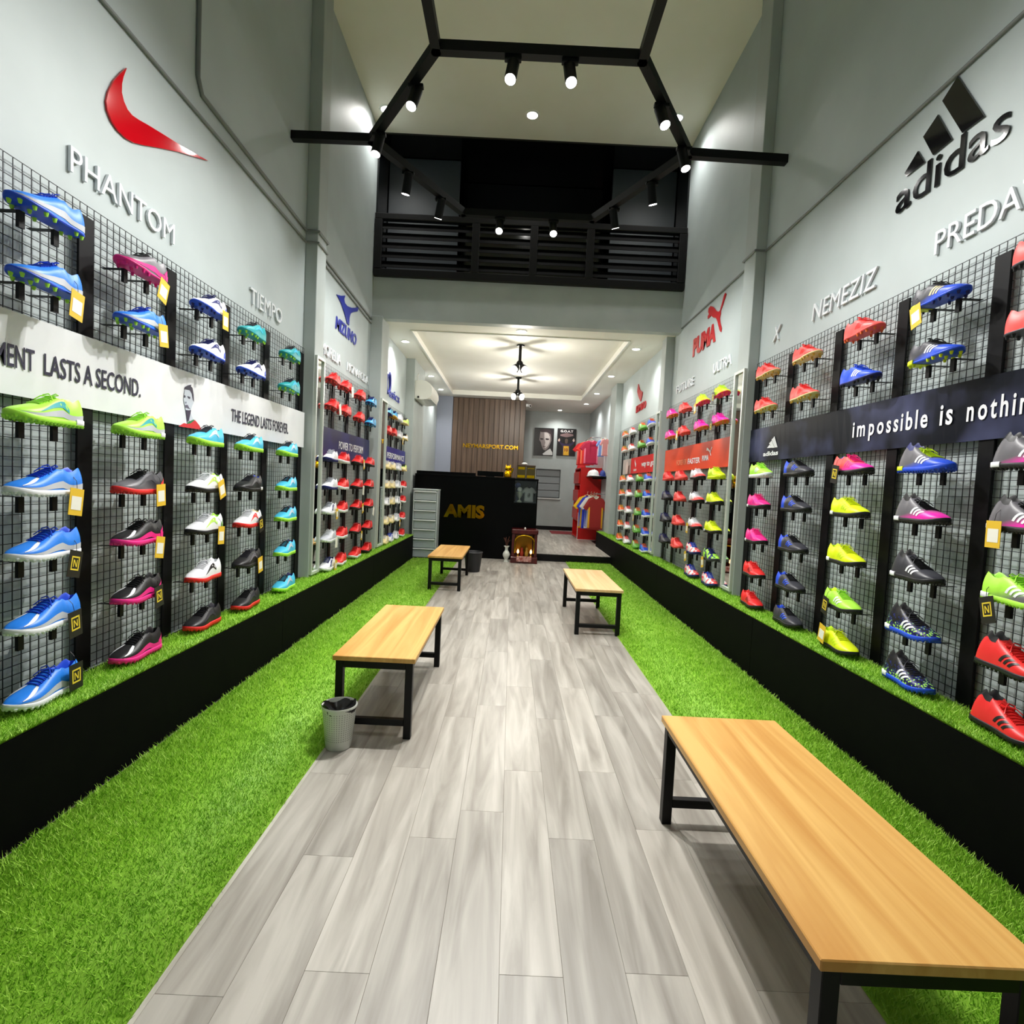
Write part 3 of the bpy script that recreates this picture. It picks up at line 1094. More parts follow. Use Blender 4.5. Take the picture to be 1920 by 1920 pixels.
NPU = S('navy turf shoe', ('heel', 'dark', 'navy'), 'black', l='navy', n='navy', g='form', gc='grey')
BWP = S('blue white and pink turf shoe', ('patch', 'white', 'coral'), 'navy', l='royal', n='royal', e='royal', g='form', gc='white')
RB = [
    [dict(YPU, t='k'), dict(MPU, t='k'), S('neon yellow turf shoe', 'neon', 'yellow', l='neon', n='yellow', g='form', gc='yellow'), dict(YEL, g='form', d='neon yellow turf shoe'), dict(YEL, g='form', d='neon yellow turf shoe'),
     S('navy and lime turf shoe', ('patch', 'navy', 'lime'), 'dark', l='navy', n='navy', g='form', gc='lime', t='y'), BWP],
    [dict(YPU, t='y'), MPU, WPK, WPK, dict(WPK, t='y'), dict(BWP, t='y'), BWP],
    [dict(CPU, k=True), dict(CPU, k=True, t='y'), CPU, CPU, CPU, CPU, None],
    [MPU, MPU, dict(CPU, u='red', d='red turf shoe'), NPU, NPU, NPU, None],
]
BKA = S('blue turf shoe with orange collar', 'royal', 'white', l='orange', n='orange', g='form', gc='sky')
GKA = S('green turf shoe with orange collar', ('heel', 'green', 'lime'), 'green', l='orange', n='orange', g='form', gc='white')
WKA = S('white turf shoe with red collar', 'white', 'white', l='coral', n='red', g='form', gc='coral')
OKA = S('orange turf shoe', 'orange', 'white', l='gold', n='gold', g='form', gc='red')
RC = [
    [BKA] * 7, [GKA, GKA, GKA, GKA, dict(GKA, t='y'), GKA, GKA], [dict(WKA, n='cream')] * 3 + [WKA] * 4, [OKA] * 7,
]
for key, bay in (('LA', LA), ('LB', LB), ('LC', LC), ('RA', RA), ('RB', RB), ('RC', RC)):
    for ci, colm in enumerate(bay):
        for ri, sp in enumerate(colm):
            if sp:
                shoe(key, ci, ri, sp)

# ------------------------------------------------------------------ banners
BL_X, BR_X = ML + .020, MR - .020


def mesh_part(pieces, name, mat, parent):
    mb = MB()
    for v, f in pieces:
        mb.add(v, f)
    return mb.build(name, mat, parent, fix=False)


def banner(side, y0, y1, z0, z1, mat, label):
    X = BL_X if side == 'L' else BR_X
    b = thing('banner', (X, (y0 + y1) / 2, z0), label, 'banner')
    xa, xb = (X, X + .006) if side == 'L' else (X - .006, X)
    # slightly waved vinyl sheet
    n = 60
    mb = MB()
    vs = []
    d = 1 if side == 'L' else -1
    for i in range(n + 1):
        y = y0 + (y1 - y0) * i / n
        w = .0015 * math.sin(y * 5.1) + .001 * math.sin(y * 13)
        for z, xx in ((z0, w), (z1, -w), (z1, -w - .004), (z0, w - .004)):
            vs.append((X + d * (xx + .004), y, z))
    fs = []
    for i in range(n):
        for k in range(4):
            a = i * 4 + k; c = i * 4 + (k + 1) % 4
            fs.append((a, c, c + 4, a + 4))
    fs += [(0, 1, 2, 3), tuple(n * 4 + k for k in (3, 2, 1, 0))]
    mb.add(vs, fs)
    mb.build('vinyl_sheet', mat, b)
    return b


INK = plain('print_dark', (40, 38, 62), .5)
INKW = plain('print_white', (240, 241, 246), .45)
XT_L, XT_R = BL_X + .0068, BR_X - .0068

b = banner('L', .3, 4.49, 1.48, 1.77, noisy('white_vinyl', (228, 230, 234), (236, 238, 240), nscale=4, rough=.3), 'white vinyl banner with dark slogan lettering on the left wall')
mesh_part(wall_text('L', 'THE MOMENT', XT_L, 1.60, 1.965, 1.575, 1.655, .0008, .01), 'lettering', INK, b)
mesh_part(wall_text('L', 'LASTS A SECOND.', XT_L, 2.005, 2.52, 1.575, 1.655, .0008, .01), 'lettering', INK, b)
mesh_part(wall_text('L', 'THE LEGEND LASTS FOREVER.', XT_L, 3.33, 4.17, 1.562, 1.640, .0008, .012), 'lettering', INK, b)


def px_poly(pts, X, nrm, depth):
    return MB().poly([on_x(p[0], p[1], X) for p in pts], nrm, depth)


def zoom(pts, ox, oy, k):
    return [(ox + a / k, oy + c / k) for a, c in pts]


# portrait printed on the white banner
def portrait(parent):
    z = lambda pts: zoom(pts, 320, 700, 16)
    lay_ = [
        ((196, 204, 214), [(420, 490), (560, 500), (640, 620), (690, 880), (640, 980), (610, 1090), (560, 1200), (470, 1190), (440, 1060), (410, 900), (390, 780), (410, 600)]),
        ((52, 48, 66), [(410, 470), (440, 400), (520, 360), (620, 340), (610, 390), (655, 440), (690, 640), (700, 860), (660, 800), (625, 610), (570, 510), (470, 490)]),
        ((60, 62, 80), [(395, 650), (445, 670), (440, 730), (400, 730)]),
        ((60, 62, 80), [(495, 680), (590, 710), (580, 770), (520, 750)]),
        ((120, 126, 142), [(430, 850), (480, 850), (470, 910), (440, 910)]),
        ((96, 92, 112), [(430, 950), (510, 945), (560, 1040), (600, 1090), (470, 1030), (440, 1040)]),
        ((58, 50, 72), [(455, 1100), (540, 1110), (610, 1100), (590, 1230), (555, 1380), (500, 1480), (480, 1300)]),
        ((206, 212, 220), [(600, 1180), (640, 1300), (690, 1390), (560, 1460), (555, 1380)]),
        ((40, 120, 70), [(500, 1480), (560, 1440), (690, 1385), (720, 1410), (600, 1500), (510, 1520)]),
        ((214, 40, 48), [(240, 1590), (400, 1490), (500, 1520), (600, 1500), (730, 1400), (860, 1560), (930, 1690), (560, 1640)]),
    ]
    mats = []
    mb = MB()
    for k, (c, pts) in enumerate(lay_):
        mb.cur = k
        q = px_poly(z(pts), XT_L + .0001 * k, LN, .0003)
        mb.add(q.v, q.f)
        mats.append(plain('portrait_ink', c, .5))
    mb.build('portrait_print', mats, parent)


portrait(b)

NAVYV = noisy('night_sky_vinyl', (9, 13, 24), (84, 88, 124), nscale=2.6, rough=.4, spec=.15, lo=.46, hi=.82, detail=3)
b = banner('R', .3, 4.38, 1.53, 1.79, NAVYV, 'black night sky banner with white slogan on the right wall')
mesh_part(wall_text('R', 'impossible', XT_R, 3.06, 2.50, 1.585, 1.705, .0008, .02, 0, True, .72), 'lettering', INKW, b)
mesh_part(wall_text('R', 'is', XT_R, 2.44, 2.36, 1.612, 1.705, .0008, .02, 0, True, .72), 'lettering', INKW, b)
mesh_part(wall_text('R', 'nothing', XT_R, 2.30, 1.96, 1.585, 1.705, .0008, .02, 0, True, .72), 'lettering', INKW, b)
mk = MB()
for a in ([(245, 1025), (275, 985), (305, 1020)], [(270, 970), (300, 935), (335, 1020), (305, 1022)], [(300, 925), (335, 885), (370, 1015), (338, 1018)]):
    q = px_poly(zoom(a, 1400, 680, 6.4), XT_R, RN, .0008)
    mk.add(q.v, q.f)
mk.build('printed_mark', INKW, b)
mesh_part(wall_text('R', 'adidas', XT_R, 4.13, 3.90, 1.565, 1.60, .0008, .03), 'lettering', INKW, b)

b = banner('L', 4.76, 6.53, 1.44, 1.71, plain('navy_vinyl', (28, 28, 98), .35), 'navy vinyl banner under the dark blue bird emblem')
mesh_part(wall_text('L', 'POWER TO PERFORM', XT_L, 5.39, 6.25, 1.53, 1.61, .0008, .01), 'lettering', INKW, b)
b = banner('L', 6.96, 8.72, 1.46, 1.71, plain('royal_vinyl', (30, 26, 138), .35), 'royal blue banner in the farthest bay of the left wall')
mesh_part(wall_text('L', 'LIVE PERFORMANCE', XT_L, 7.10, 8.62, 1.545, 1.63, .0008, .02), 'lettering', INKW, b)
b = banner('R', 4.68, 6.80, 1.51, 1.78, plain('orange_vinyl', (240, 74, 30), .35), 'orange vinyl banner under the red leaping cat emblem')
mesh_part(wall_text('R', 'FOREVER', XT_R, 6.30, 5.93, 1.575, 1.635, .0008, .02), 'lettering', plain('print_pale_orange', (246, 150, 110), .45), b)
mesh_part(wall_text('R', 'FASTER', XT_R, 5.90, 5.52, 1.575, 1.635, .0008, .02), 'lettering', INKW, b)
mesh_part(wall_text('R', 'PUMA', XT_R, 5.46, 5.28, 1.59, 1.645, .0008, .04), 'lettering', INKW, b)
CATZ = [(1585, 165), (1595, 175), (1560, 290), (1536, 355), (1535, 390), (1526, 430), (1531, 480), (1546, 540), (1540, 580), (1525, 560), (1505, 470), (1490, 430), (1460, 425), (1432, 402), (1420, 425), (1400, 440), (1401, 410), (1415, 390), (1405, 370), (1410, 330), (1430, 303), (1460, 315), (1490, 355), (1518, 365), (1530, 350), (1550, 280), (1572, 195)]
catw = [on_x(*p, XR) for p in zoom(CATZ, 1080, 520, 5.647)]
cy0 = min(p[1] for p in catw); cz0 = min(p[2] for p in catw)
MB().poly([(XT_R, 5.20 + (p[1] - cy0) * .32, 1.63 + (p[2] - cz0) * .24) for p in catw], RN, .0008).build('printed_mark', INKW, b)
b = banner('R', 7.12, 8.74, 1.53, 1.78, plain('red_vinyl', (232, 36, 34), .35), 'red vinyl banner with white script in the farthest bay')
mesh_part(wall_text('R', 'way to goal', XT_R, 8.02, 7.22, 1.60, 1.70, .0008, .03), 'lettering', INKW, b)
FLAME = [(665, 1130), (680, 1190), (710, 1215), (703, 1260), (690, 1315), (667, 1262), (655, 1210)]
flw = [on_x(*p, XR) for p in zoom(FLAME, 1080, 520, 5.647)]
fy0 = min(p[1] for p in flw); fz0 = min(p[2] for p in flw)
MB().poly([(XT_R, 8.36 + (p[1] - fy0) * .3, 1.62 + (p[2] - fz0) * .42) for p in flw], RN, .0008).build('printed_mark', INKW, b)
mesh_part(wall_text('R', 'KAMITO', XT_R, 8.52, 8.33, 1.565, 1.60, .0008, .02), 'lettering', INKW, b)
b = banner('R', 8.76, 9.35, 1.53, 1.78, plain('photo_grey', (196, 184, 178), .4), 'pale photo panel beside the red banner')
MB().poly([(XT_R, 9.02 + .1 * math.cos(a), 1.64 + .11 * math.sin(a)) for a in np.linspace(0, 2 * math.pi, 14, endpoint=False)], RN, .0006).build('photo_figure', plain('photo_pink', (226, 204, 196), .4), b)
MB().poly([(XT_R, 8.80, 1.53), (XT_R, 8.95, 1.53), (XT_R, 8.93, 1.66), (XT_R, 8.84, 1.68)], RN, .0008).build('photo_figure', plain('photo_brown', (120, 84, 76), .4), b)

# ------------------------------------------------------------------ wall lettering and emblems
W3 = plain('white_foam_letter', (226, 230, 234), .35)


def sign(side, s, ya, yb, za, zb, label, name='wall_lettering', mat=W3, bold=.0, shear=0.0, depth=.012, X=None):
    X = (XL + .002 if side == 'L' else XR - .002) if X is None else X
    t = thing(name, (X, (ya + yb) / 2, za), label, 'sign')
    for v, f in wall_text(side, s, X, ya, yb, za, zb, depth, bold, shear, True):
        mb = MB(); mb.add(v, f)
        mb.build('letter', mat, t, fix=False)
    return t


sign('L', 'PHANTOM', 2.155, 2.80, 2.395, 2.495, 'raised white capitals under the red tick emblem on the left wall')
sign('L', 'TIEMPO', 3.60, 4.08, 2.372, 2.478, 'raised white capitals on the left wall beside the first pilaster')
sign('L', 'MORELIA', 4.93, 5.47, 2.375, 2.475, 'raised white capitals nearest the mirror below the blue bird emblem')
sign('L', 'MONARCIDA', 5.69, 6.50, 2.375, 2.465, 'raised white capitals farther right below the blue bird emblem')
sign('R', 'PREDATOR', 2.60, 1.87, 2.44, 2.55, 'raised white capitals under the black three bar emblem, cut by frame')
sign('R', 'NEMEZIZ', 3.64, 3.02, 2.445, 2.555, 'raised white capitals in the middle of the right front wall', shear=.12)
sign('R', 'X', 4.18, 4.09, 2.45, 2.555, 'single raised white letter beside the right pilaster', shear=.25)
sign('R', 'ULTRA', 5.41, 4.97, 2.46, 2.56, 'raised white capitals below the red leaping cat, near the mirror')
sign('R', 'FUTURE', 6.60, 5.97, 2.46, 2.555, 'raised white capitals below the red leaping cat, far end')

SW = zoom([(704, 382), (672, 408), (630, 455), (600, 515), (588, 570), (594, 620), (618, 680), (655, 735), (700, 778), (745, 803), (800, 817), (860, 827), (920, 838), (1000, 855), (1080, 880), (1165, 905), (1080, 858), (1000, 812), (910, 755), (830, 706), (770, 672), (735, 648), (708, 615), (688, 570), (676, 520), (677, 470), (686, 430)], 0, 0, 3)
tag(px_poly(SW, XL + .002, LN, .008).build('tick_emblem', plain('gloss_red', (196, 8, 24), .08)), 'large glossy red curved tick emblem on the left wall', 'emblem')
t = thing('three_bar_emblem', (XR, 2.55, 2.79), 'large black three bar emblem with lowercase lettering on the right wall', 'emblem')
GLK = plain('gloss_black', (8, 8, 10), .08)
for a in ([(955, 975), (1030, 850), (1068, 912), (965, 993)], [(1143, 645), (1222, 785), (1115, 873), (1060, 770)], [(1255, 430), (1405, 655), (1280, 748), (1168, 568)]):
    px_poly(zoom(a, 1380, 0, 3), XR - .002, RN, .007).build('bar', GLK, t)
for v, f in wall_text('R', 'adidas', XR - .002, 2.905, 2.255, 2.775, 2.935, .007, .004, 0, True):
    mb = MB(); mb.add(v, f); mb.build('letter', GLK, t, fix=False)

MIZ = plain('emblem_blue', (28, 40, 150), .3)
t = thing('bird_emblem', (XL, 5.6, 2.65), 'dark blue running bird emblem with italic lettering on left wall', 'emblem')
px_poly(zoom([(450, 205), (500, 222), (555, 218), (540, 262), (550, 310), (580, 345), (630, 365), (680, 365), (715, 352), (700, 410), (650, 415), (618, 432), (605, 480), (600, 575), (575, 550), (560, 480), (535, 400), (500, 300)], 560, 520, 6.4), XL + .002, LN, .007).build('bird', MIZ, t)
p0, p1 = on_x(628, 615.3, XL), on_x(668.6, 629.4, XL)
for v, f in wall_text('L', 'MIZUNO', XL + .002, p0[1], p1[1] - .03, p0[2], p0[2] + .125, .007, .022, .15, True):
    mb = MB(); mb.add(v, f); mb.build('letter', MIZ, t, fix=False)

PRED_ = plain('emblem_red', (190, 24, 34), .3)
t = thing('cat_emblem', (XR, 5.6, 2.77), 'red leaping cat emblem with bold capitals on the right wall', 'emblem')
px_poly(zoom(CATZ, 1080, 520, 5.647), XR - .002, RN, .007).build('cat', PRED_, t)
p0, p1 = on_x(1080 + 1240 / 5.647, 520 + 840 / 5.647, XR), on_x(1080 + 1495 / 5.647, 520 + 450 / 5.647, XR)
for v, f in wall_text('R', 'PUMA', XR - .002, p0[1], p1[1], 2.785, 2.985, .007, .05, 0, True):
    mb = MB(); mb.add(v, f); mb.build('letter', PRED_, t, fix=False)

t = thing('spiral_emblem', (XL, 7.8, 2.45), 'blue spiral emblem with lowercase lettering on the far left wall', 'emblem')
ACX = (XL + .002, 7.50, 2.585)
pts = []
for a in np.linspace(-.5 * math.pi, 1.75 * math.pi, 26):
    rr = 1 - .1 * (a + 1.57) / 7
    pts.append((ACX[0] + .008, ACX[1] + .13 * rr * math.cos(a), ACX[2] + .145 * rr * math.sin(a)))
MB().tube(pts, [.010 + .022 * abs(math.sin(i / 25 * 3.0)) for i in range(26)], 6).build('spiral', MIZ, t)
for v, f in wall_text('L', 'asics', XL + .002, 7.62, 8.30, 2.42, 2.545, .007, .012, 0, True):
    mb = MB(); mb.add(v, f); mb.build('letter', MIZ, t, fix=False)
t = thing('flame_emblem', (XR, 8.4, 2.5), 'red flame emblem with small capitals on the far right wall', 'emblem')
px_poly(zoom(FLAME, 1080, 520, 5.647), XR - .002, RN, .012).build('flame', PRED_, t)
for v, f in wall_text('R', 'KAMITO', XR - .002, 8.75, 8.12, 2.515, 2.63, .012, .03, 0, True):
    mb = MB(); mb.add(v, f); mb.build('letter', PRED_, t, fix=False)

# ------------------------------------------------------------------ mirrors on the pilasters
for side, X, y0, y1, z0, z1, lab in (
        ('L', -1.70, 4.525, 4.715, .40, 2.26, 'tall narrow mirror on the first left pilaster, pale frame'),
        ('L', -1.66, 6.60, 6.90, .40, 2.24, 'tall narrow mirror on the second left pilaster, pale frame'),
        ('R', 1.884, 4.425, 4.625, .45, 2.30, 'tall narrow mirror on the first right pilaster, pale frame'),
        ('R', 1.869, 6.86, 7.04, .45, 2.29, 'tall narrow mirror on the second right pilaster, pale frame')):
    d = 1 if side == 'L' else -1
    t = thing('pilaster_mirror', (X, (y0 + y1) / 2, z0), lab, 'mirror')

    def bx(a, c):
        return sorted((X + d * a, X + d * c))
    w = .022
    for name, ya, yb, za, zb in (('frame_side', y0, y0 + w, z0, z1), ('frame_side', y1 - w, y1, z0, z1), ('frame_end', y0 + w, y1 - w, z1 - w, z1), ('frame_end', y0 + w, y1 - w, z0, z0 + w)):
        MB().box(*bx(.001, .024), ya, yb, za, zb).build(name, M_FRAME, t)
    MB().box(*bx(.001, .010), y0 + w, y1 - w, z0 + w, z1 - w).build('glass', M_MIRROR, t)

# ------------------------------------------------------------------ benches and bins


def bench(x0, x1, y0, y1, label, top=M_OAK, h=.40):
    t = thing('bench', ((x0 + x1) / 2, (y0 + y1) / 2, 0), label, 'bench', 'try-on benches')
    tt = MB().bbox(x0, x1, y0, y1, h - .024, h, .0025).build('bench_top', [top], t)
    lw = .036
    ins = .012
    for x in (x0 + ins, x1 - ins - lw):
        for y in (y0 + ins, y1 - ins - lw):
            MB().bbox(x, x + lw, y, y + lw, 0, h - .024, .002).build('leg', M_BLACK, t)
    for y in (y0 + ins, y1 - ins - lw):
        MB().bbox(x0 + ins + lw, x1 - ins - lw, y, y + lw, h - .060, h - .0245, .002).build('top_rail', M_BLACK, t)
        MB().bbox(x0 + ins + lw, x1 - ins - lw, y + .004, y + lw - .004, .062, .094, .002).build('stretcher', M_BLACK, t)
    for x in (x0 + ins, x1 - ins - lw):
        MB().bbox(x + .002, x + lw - .002, y0 + ins + lw, y1 - ins - lw, h - .056, h - .0245, .002).build('side_rail', M_BLACK, t)
    return t


bench(.615, 1.05, .945, 2.00, 'large wooden bench with black legs at the front right')
bench(-.815, -.42, 2.505, 3.59, 'wooden bench with black legs beside the white wastebasket')
bench(.585, .995, 4.50, 5.60, 'pale wooden bench with black legs on the right, behind the front one', M_OAKP)
bench(-.925, -.525, 6.08, 7.22, 'farthest wooden bench on the left before the drawer tower')

BINX, BINY = -.748, 2.425
t = thing('wastebasket', (BINX, BINY, 0), 'small white perforated wastebasket with black bag beside the bench', 'wastebasket')
prof = [(.0, .0), (.055, .0), (.058, .004), (.0765, .190), (.080, .192), (.081, .198), (.079, .203), (.075, .201), (.071, .19), (.055, .008), (0, .008)]
MB().lathe(prof, (BINX, BINY, 0), 36).build('basket', plain('white_plastic', (214, 216, 208), .4), t, smooth=40)
mb = MB()
for k in range(40):
    a = 2 * math.pi * k / 40
    for j in range(13):
        z = .045 + j * .0105
        r = .058 + (.0765 - .058) * (z - .004) / .186 + .0004
        ca, sa = math.cos(a), math.sin(a)
        w = .0022
        vs = []
        for du, dz in ((-1, 0), (1, 0), (1, 1), (-1, 1)):
            rr = r + dz * .0005
            vs.append((BINX + rr * ca - du * w * sa, BINY + rr * sa + du * w * ca, z + dz * .005))
        mb.add(vs, [(0, 1, 2, 3)])
tag(mb.build('perforation', plain('slot_grey', (158, 160, 152), .7), t), kind='stuff')
mb = MB()
vs, fs = [], []
n, m_ = 28, 8
for i in range(m_ + 1):
    u = i / m_
    for k in range(n):
        a = 2 * math.pi * k / n
        if u < .55:
            r, z = .074 + .008 * (u / .55), .165 + .04 * (u / .55)
            r -= .004
        else:
            v_ = (u - .55) / .45
            r, z = .078 * (1 - v_), .205 - .05 * v_ ** .6
        r += .004 * math.sin(3 * a + i) * (1 if u > .1 else 0)
        z += (.010 * math.sin(2 * a + .4) + .006 * math.sin(5 * a)) * (1 - abs(u - .55))
        vs.append((BINX + r * math.cos(a), BINY + r * math.sin(a), z))
for i in range(m_):
    for k in range(n):
        q = (k + 1) % n
        fs.append((i * n + k, i * n + q, (i + 1) * n + q, (i + 1) * n + k))
mb.add(vs, fs)
mb.build('bin_bag', plain('black_bin_bag', (14, 14, 18), .35), t, smooth=60)
t = thing('dark_wastebasket', (-.50, 7.55, 0), 'dark plastic wastebasket just behind the farthest left bench', 'wastebasket')
MB().lathe([(0, 0), (.10, 0), (.13, .27), (.138, .275), (.13, .285), (.12, .27), (.095, .01), (0, .01)], (-.50, 7.55, 0), 28).build('basket', plain('dark_plastic', (36, 36, 40), .5), t, smooth=40)

# ------------------------------------------------------------------ track lighting
TZ = 3.82
HEXV = {'A': (-.575, 3.30), 'B': (.655, 3.30), 'C': (1.215, 4.17), 'D': (.645, 5.22), 'E': (-.585, 5.22), 'F': (-1.19, 4.19),
        'A2': (-.58, 1.25), 'B2': (.655, 1.25)}
tk = thing('lighting_track', (0, 4.2, TZ), 'black hexagonal lighting track frame hanging under the high ceiling', 'track light')


def trackbar(p, q, name='track_bar', z=TZ, ext=.0):
    p, q = Vector((p[0], p[1], z)), Vector((q[0], q[1], z))
    d = (q - p).normalized()
    s = Vector((-d.y, d.x, 0)) * .028
    up = Vector((0, 0, .03))
    vs = []
    for e in (p - d * ext, q + d * ext):
        vs += [e - s - up, e + s - up, e + s + up, e - s + up]
    return MB().add([v[:] for v in vs], [(0, 1, 2, 3), (4, 7, 6, 5), (0, 4, 5, 1), (1, 5, 6, 2), (2, 6, 7, 3), (3, 7, 4, 0)]).build(name, M_TRACK, tk)


for a, c in ('AB', 'BC', 'CD', 'DE', 'EF', 'FA'):
    trackbar(HEXV[a], HEXV[c], ext=.02)
trackbar(HEXV['A'], HEXV['A2'], ext=.02)
trackbar(HEXV['B'], HEXV['B2'], ext=.02)
trackbar(HEXV['A2'], HEXV['B2'], ext=.02)
trackbar(HEXV['F'], (XL, 4.20), 'wall_arm')
trackbar(HEXV['C'], (XR, 4.19), 'wall_arm')
for nme in ('A2', 'B2'):
    x, y = HEXV[nme]
    MB().tube([(x, y, TZ), (x, y, ZC1)], .003, 5).build('suspension_wire', M_TRACK, tk)


def spot(x, y, aim, label, watts=TRACK_W, lit=True, size=110):
    """track spot: adapter, arm, head, lens, and the lamp's own light"""
    z = TZ - .03
    t = thing('track_spot', (x, y, z), label, 'spotlight', 'spotlights on the track frame')
    MB().bbox(x - .05, x + .05, y - .018, y + .018, z - .026, z - .0005, .004).build('adapter', M_TRACK, t)
    piv = Vector((x, y, z - .062))
    MB().tube([(x, y, z - .024), piv[:]], .009, 8).build('arm', M_TRACK, t)
    d = (Vector(aim) - piv).normalized()
    a = piv - d * .045
    e = piv + d * .11
    MB().tube([a - d * .012, a - d * .006, a, e], [.018, .030, .036, .036], 20).build('head', M_TRACK, t, smooth=35)
    MB().tube([e - d * .004, e + d * .0015], [.0315, .0315], 20).build('lens', M_LAMP if lit else M_TRACK, t)
    if lit:
        l = bpy.data.lights.new('spot_lamp', 'SPOT')
        l.energy = watts
        l.spot_size = math.radians(size)
        l.spot_blend = .9
        l.shadow_soft_size = .045
        l.color = (1.0, .985, .95)
        o = bpy.data.objects.new('spot_lamp', l)
        COL.objects.link(o)
        o.location = e + d * .012
        o.rotation_euler = d.to_track_quat('-Z', 'Y').to_euler()
    return t


spot(-.115, 3.30, (-.35, 2.2, 1.2), 'left of two spotlights on the nearest crossbar, aimed at camera', 185, size=150)
spot(.225, 3.30, (.46, 2.2, 1.2), 'right of two spotlights on the nearest crossbar, aimed at camera', 185, size=150)
spot(-.74, 3.56, (-1.3, 2.4, .6), 'spotlight on the left diagonal bar by the near crossbar')
spot(-1.10, 4.06, (-1.5, 3.3, .6), 'spotlight at the left corner of the hexagonal frame')
spot(.86, 3.62, (1.5, 2.4, .6), 'spotlight on the right diagonal bar by the near crossbar')
spot(1.14, 4.05, (1.7, 3.3, .6), 'spotlight at the right corner of the hexagonal frame')
spot(-.98, 4.54, (-1.6, 5.4, .8), 'downward spotlight on the far left diagonal bar', 75)
spot(-.76, 4.92, (-1.5, 6.2, .8), 'farther spotlight on the far left diagonal bar', 75)
spot(1.03, 4.51, (1.75, 5.4, .8), 'downward spotlight on the far right diagonal bar', 75)
spot(.80, 4.94, (1.65, 6.2, .8), 'farther spotlight on the far right diagonal bar', 75)
spot(-.235, 5.22, (-.28, 3.6, 1.3), 'left of two spotlights on the far crossbar before the balustrade', 40)
spot(.275, 5.22, (.32, 3.6, 1.3), 'right of two spotlights on the far crossbar before the balustrade', 40)
for k, y in enumerate((1.6, 2.35)):  # out-of-view spots added to light the near bays
    spot(-.58, y, (-1.75, y + .2, 1.3), '%s unseen fill spotlight added on the left lengthwise bar over the camera' % ['first', 'second'][k], 18)
    spot(.655, y, (1.9, y + .2, 1.3), '%s unseen fill spotlight added on the right lengthwise bar over the camera' % ['first', 'second'][k], 18)
spot(.04, 1.25, (.05, 1.1, 0), 'unseen fill spotlight added on the crossbar above the camera', 25)  # another unseen lamp, added to light the near floor

# ------------------------------------------------------------------ downlights


def downlight(x, y, z, watts, label, group, r=.055):
    t = thing('downlight', (x, y, z - .008), label, 'downlight', group)
    MB().lathe([(r * .82, -.001), (r * .86, -.008), (r * 1.15, -.006), (r * 1.2, 0)], (x, y, z), 24).build('trim_ring', plain('white_ring', (232, 232, 228), .4), t, smooth=40)
    MB().lathe([(0, -.0035), (r * .83, -.0035), (r * .83, -.0005), (0, -.0005)], (x, y, z), 24).build('lens', M_LAMP, t)
    l = bpy.data.lights.new('downlight_lamp', 'SPOT')
    l.energy = watts
    l.spot_size = math.radians(140)
    l.spot_blend = .8
    l.shadow_soft_size = .05
    l.color = (1.0, .98, .94)
    o = bpy.data.objects.new('downlight_lamp', l)
    COL.objects.link(o)
    o.location = (x, y, z - .02)


for x, y, w in ((-1.62, 6.25, 'left'), (.03, 6.22, 'middle'), (1.64, 6.15, 'right')):
    downlight(x, y, ZC1, HIGH_W, '%s recessed downlight in the high ceiling near the mezzanine' % w, 'downlights in the high ceiling', .07)
for x, y, w in ((-1.61, 7.7, 'nearest downlight over the left wall, low ceiling border'), (.03, 6.92, 'downlight at the middle of the low ceiling front edge'), (1.63, 7.5, 'nearest downlight over the right wall, low ceiling border'),
                (1.63, 9.35, 'second downlight over the right wall, low ceiling border'), (1.66, 11.1, 'third downlight over the right wall, low ceiling border'),
                (1.64, 12.5, 'farthest downlight over the right wall, low ceiling border'), (1.13, 13.7, 'downlight above the two posters at the back'),
                (-1.61, 10.1, 'downlight behind the air conditioner'), (-1.61, 11.5, 'farthest downlight over the left wall, low ceiling border')):
    downlight(x, y, ZC2, DOWN_W, w, 'downlights in the low ceiling', .06)

# pendant clusters
for y, n, ztop, lab in ((7.95, 4, ZC2 + .09, 'nearer black pendant lamp with four lit bulbs'), (10.3, 4, ZC2 + .09, 'farther black pendant lamp under the low ceiling')):
    t = thing('pendant_lamp', (.03, y, ztop - .5), lab, 'pendant lamp', 'pendant lamps')
    MB().lathe([(.055, -.02), (.06, 0)], (.03, y, ztop), 20).build('canopy', M_BLACK, t)
    MB().tube([(.03, y, ztop - .015), (.03, y, ztop - .26)], .022, 10).build('stem', M_BLACK, t, smooth=40)
    MB().ball((.03, y, ztop - .27), .05).build('hub', M_BLACK, t, smooth=True)
    for k in range(n):
        a = math.pi / 4 + k * math.pi / 2
        d = Vector((math.cos(a) * .75, math.sin(a) * .75, -.66)).normalized()
        c = Vector((.03, y, ztop - .27))
        p0, p1 = c + d * .04, c + d * .13
        h = MB().tube([p0[:], (c + d * .07)[:], p1[:]], [.02, .042, .055], 14, cap=True).build('lamp_cup', M_BLACK, t, smooth=40)
        MB().ball((c + d * .145)[:], .048).build('bulb', M_LAMPW, h, smooth=True)
    l = bpy.data.lights.new('pendant_light', 'POINT')
    l.energy = 34; l.shadow_soft_size = .06; l.color = (1, .95, .86)
    o = bpy.data.objects.new('pendant_light', l); COL.objects.link(o); o.location = (.03, y, ztop - .50)

# ------------------------------------------------------------------ conduits on the walls
def conduit(pts, label, r=.009):
    return tag(MB().tube(pts, r, 8).build('wall_conduit', M_COND, smooth=50), label, 'conduit')


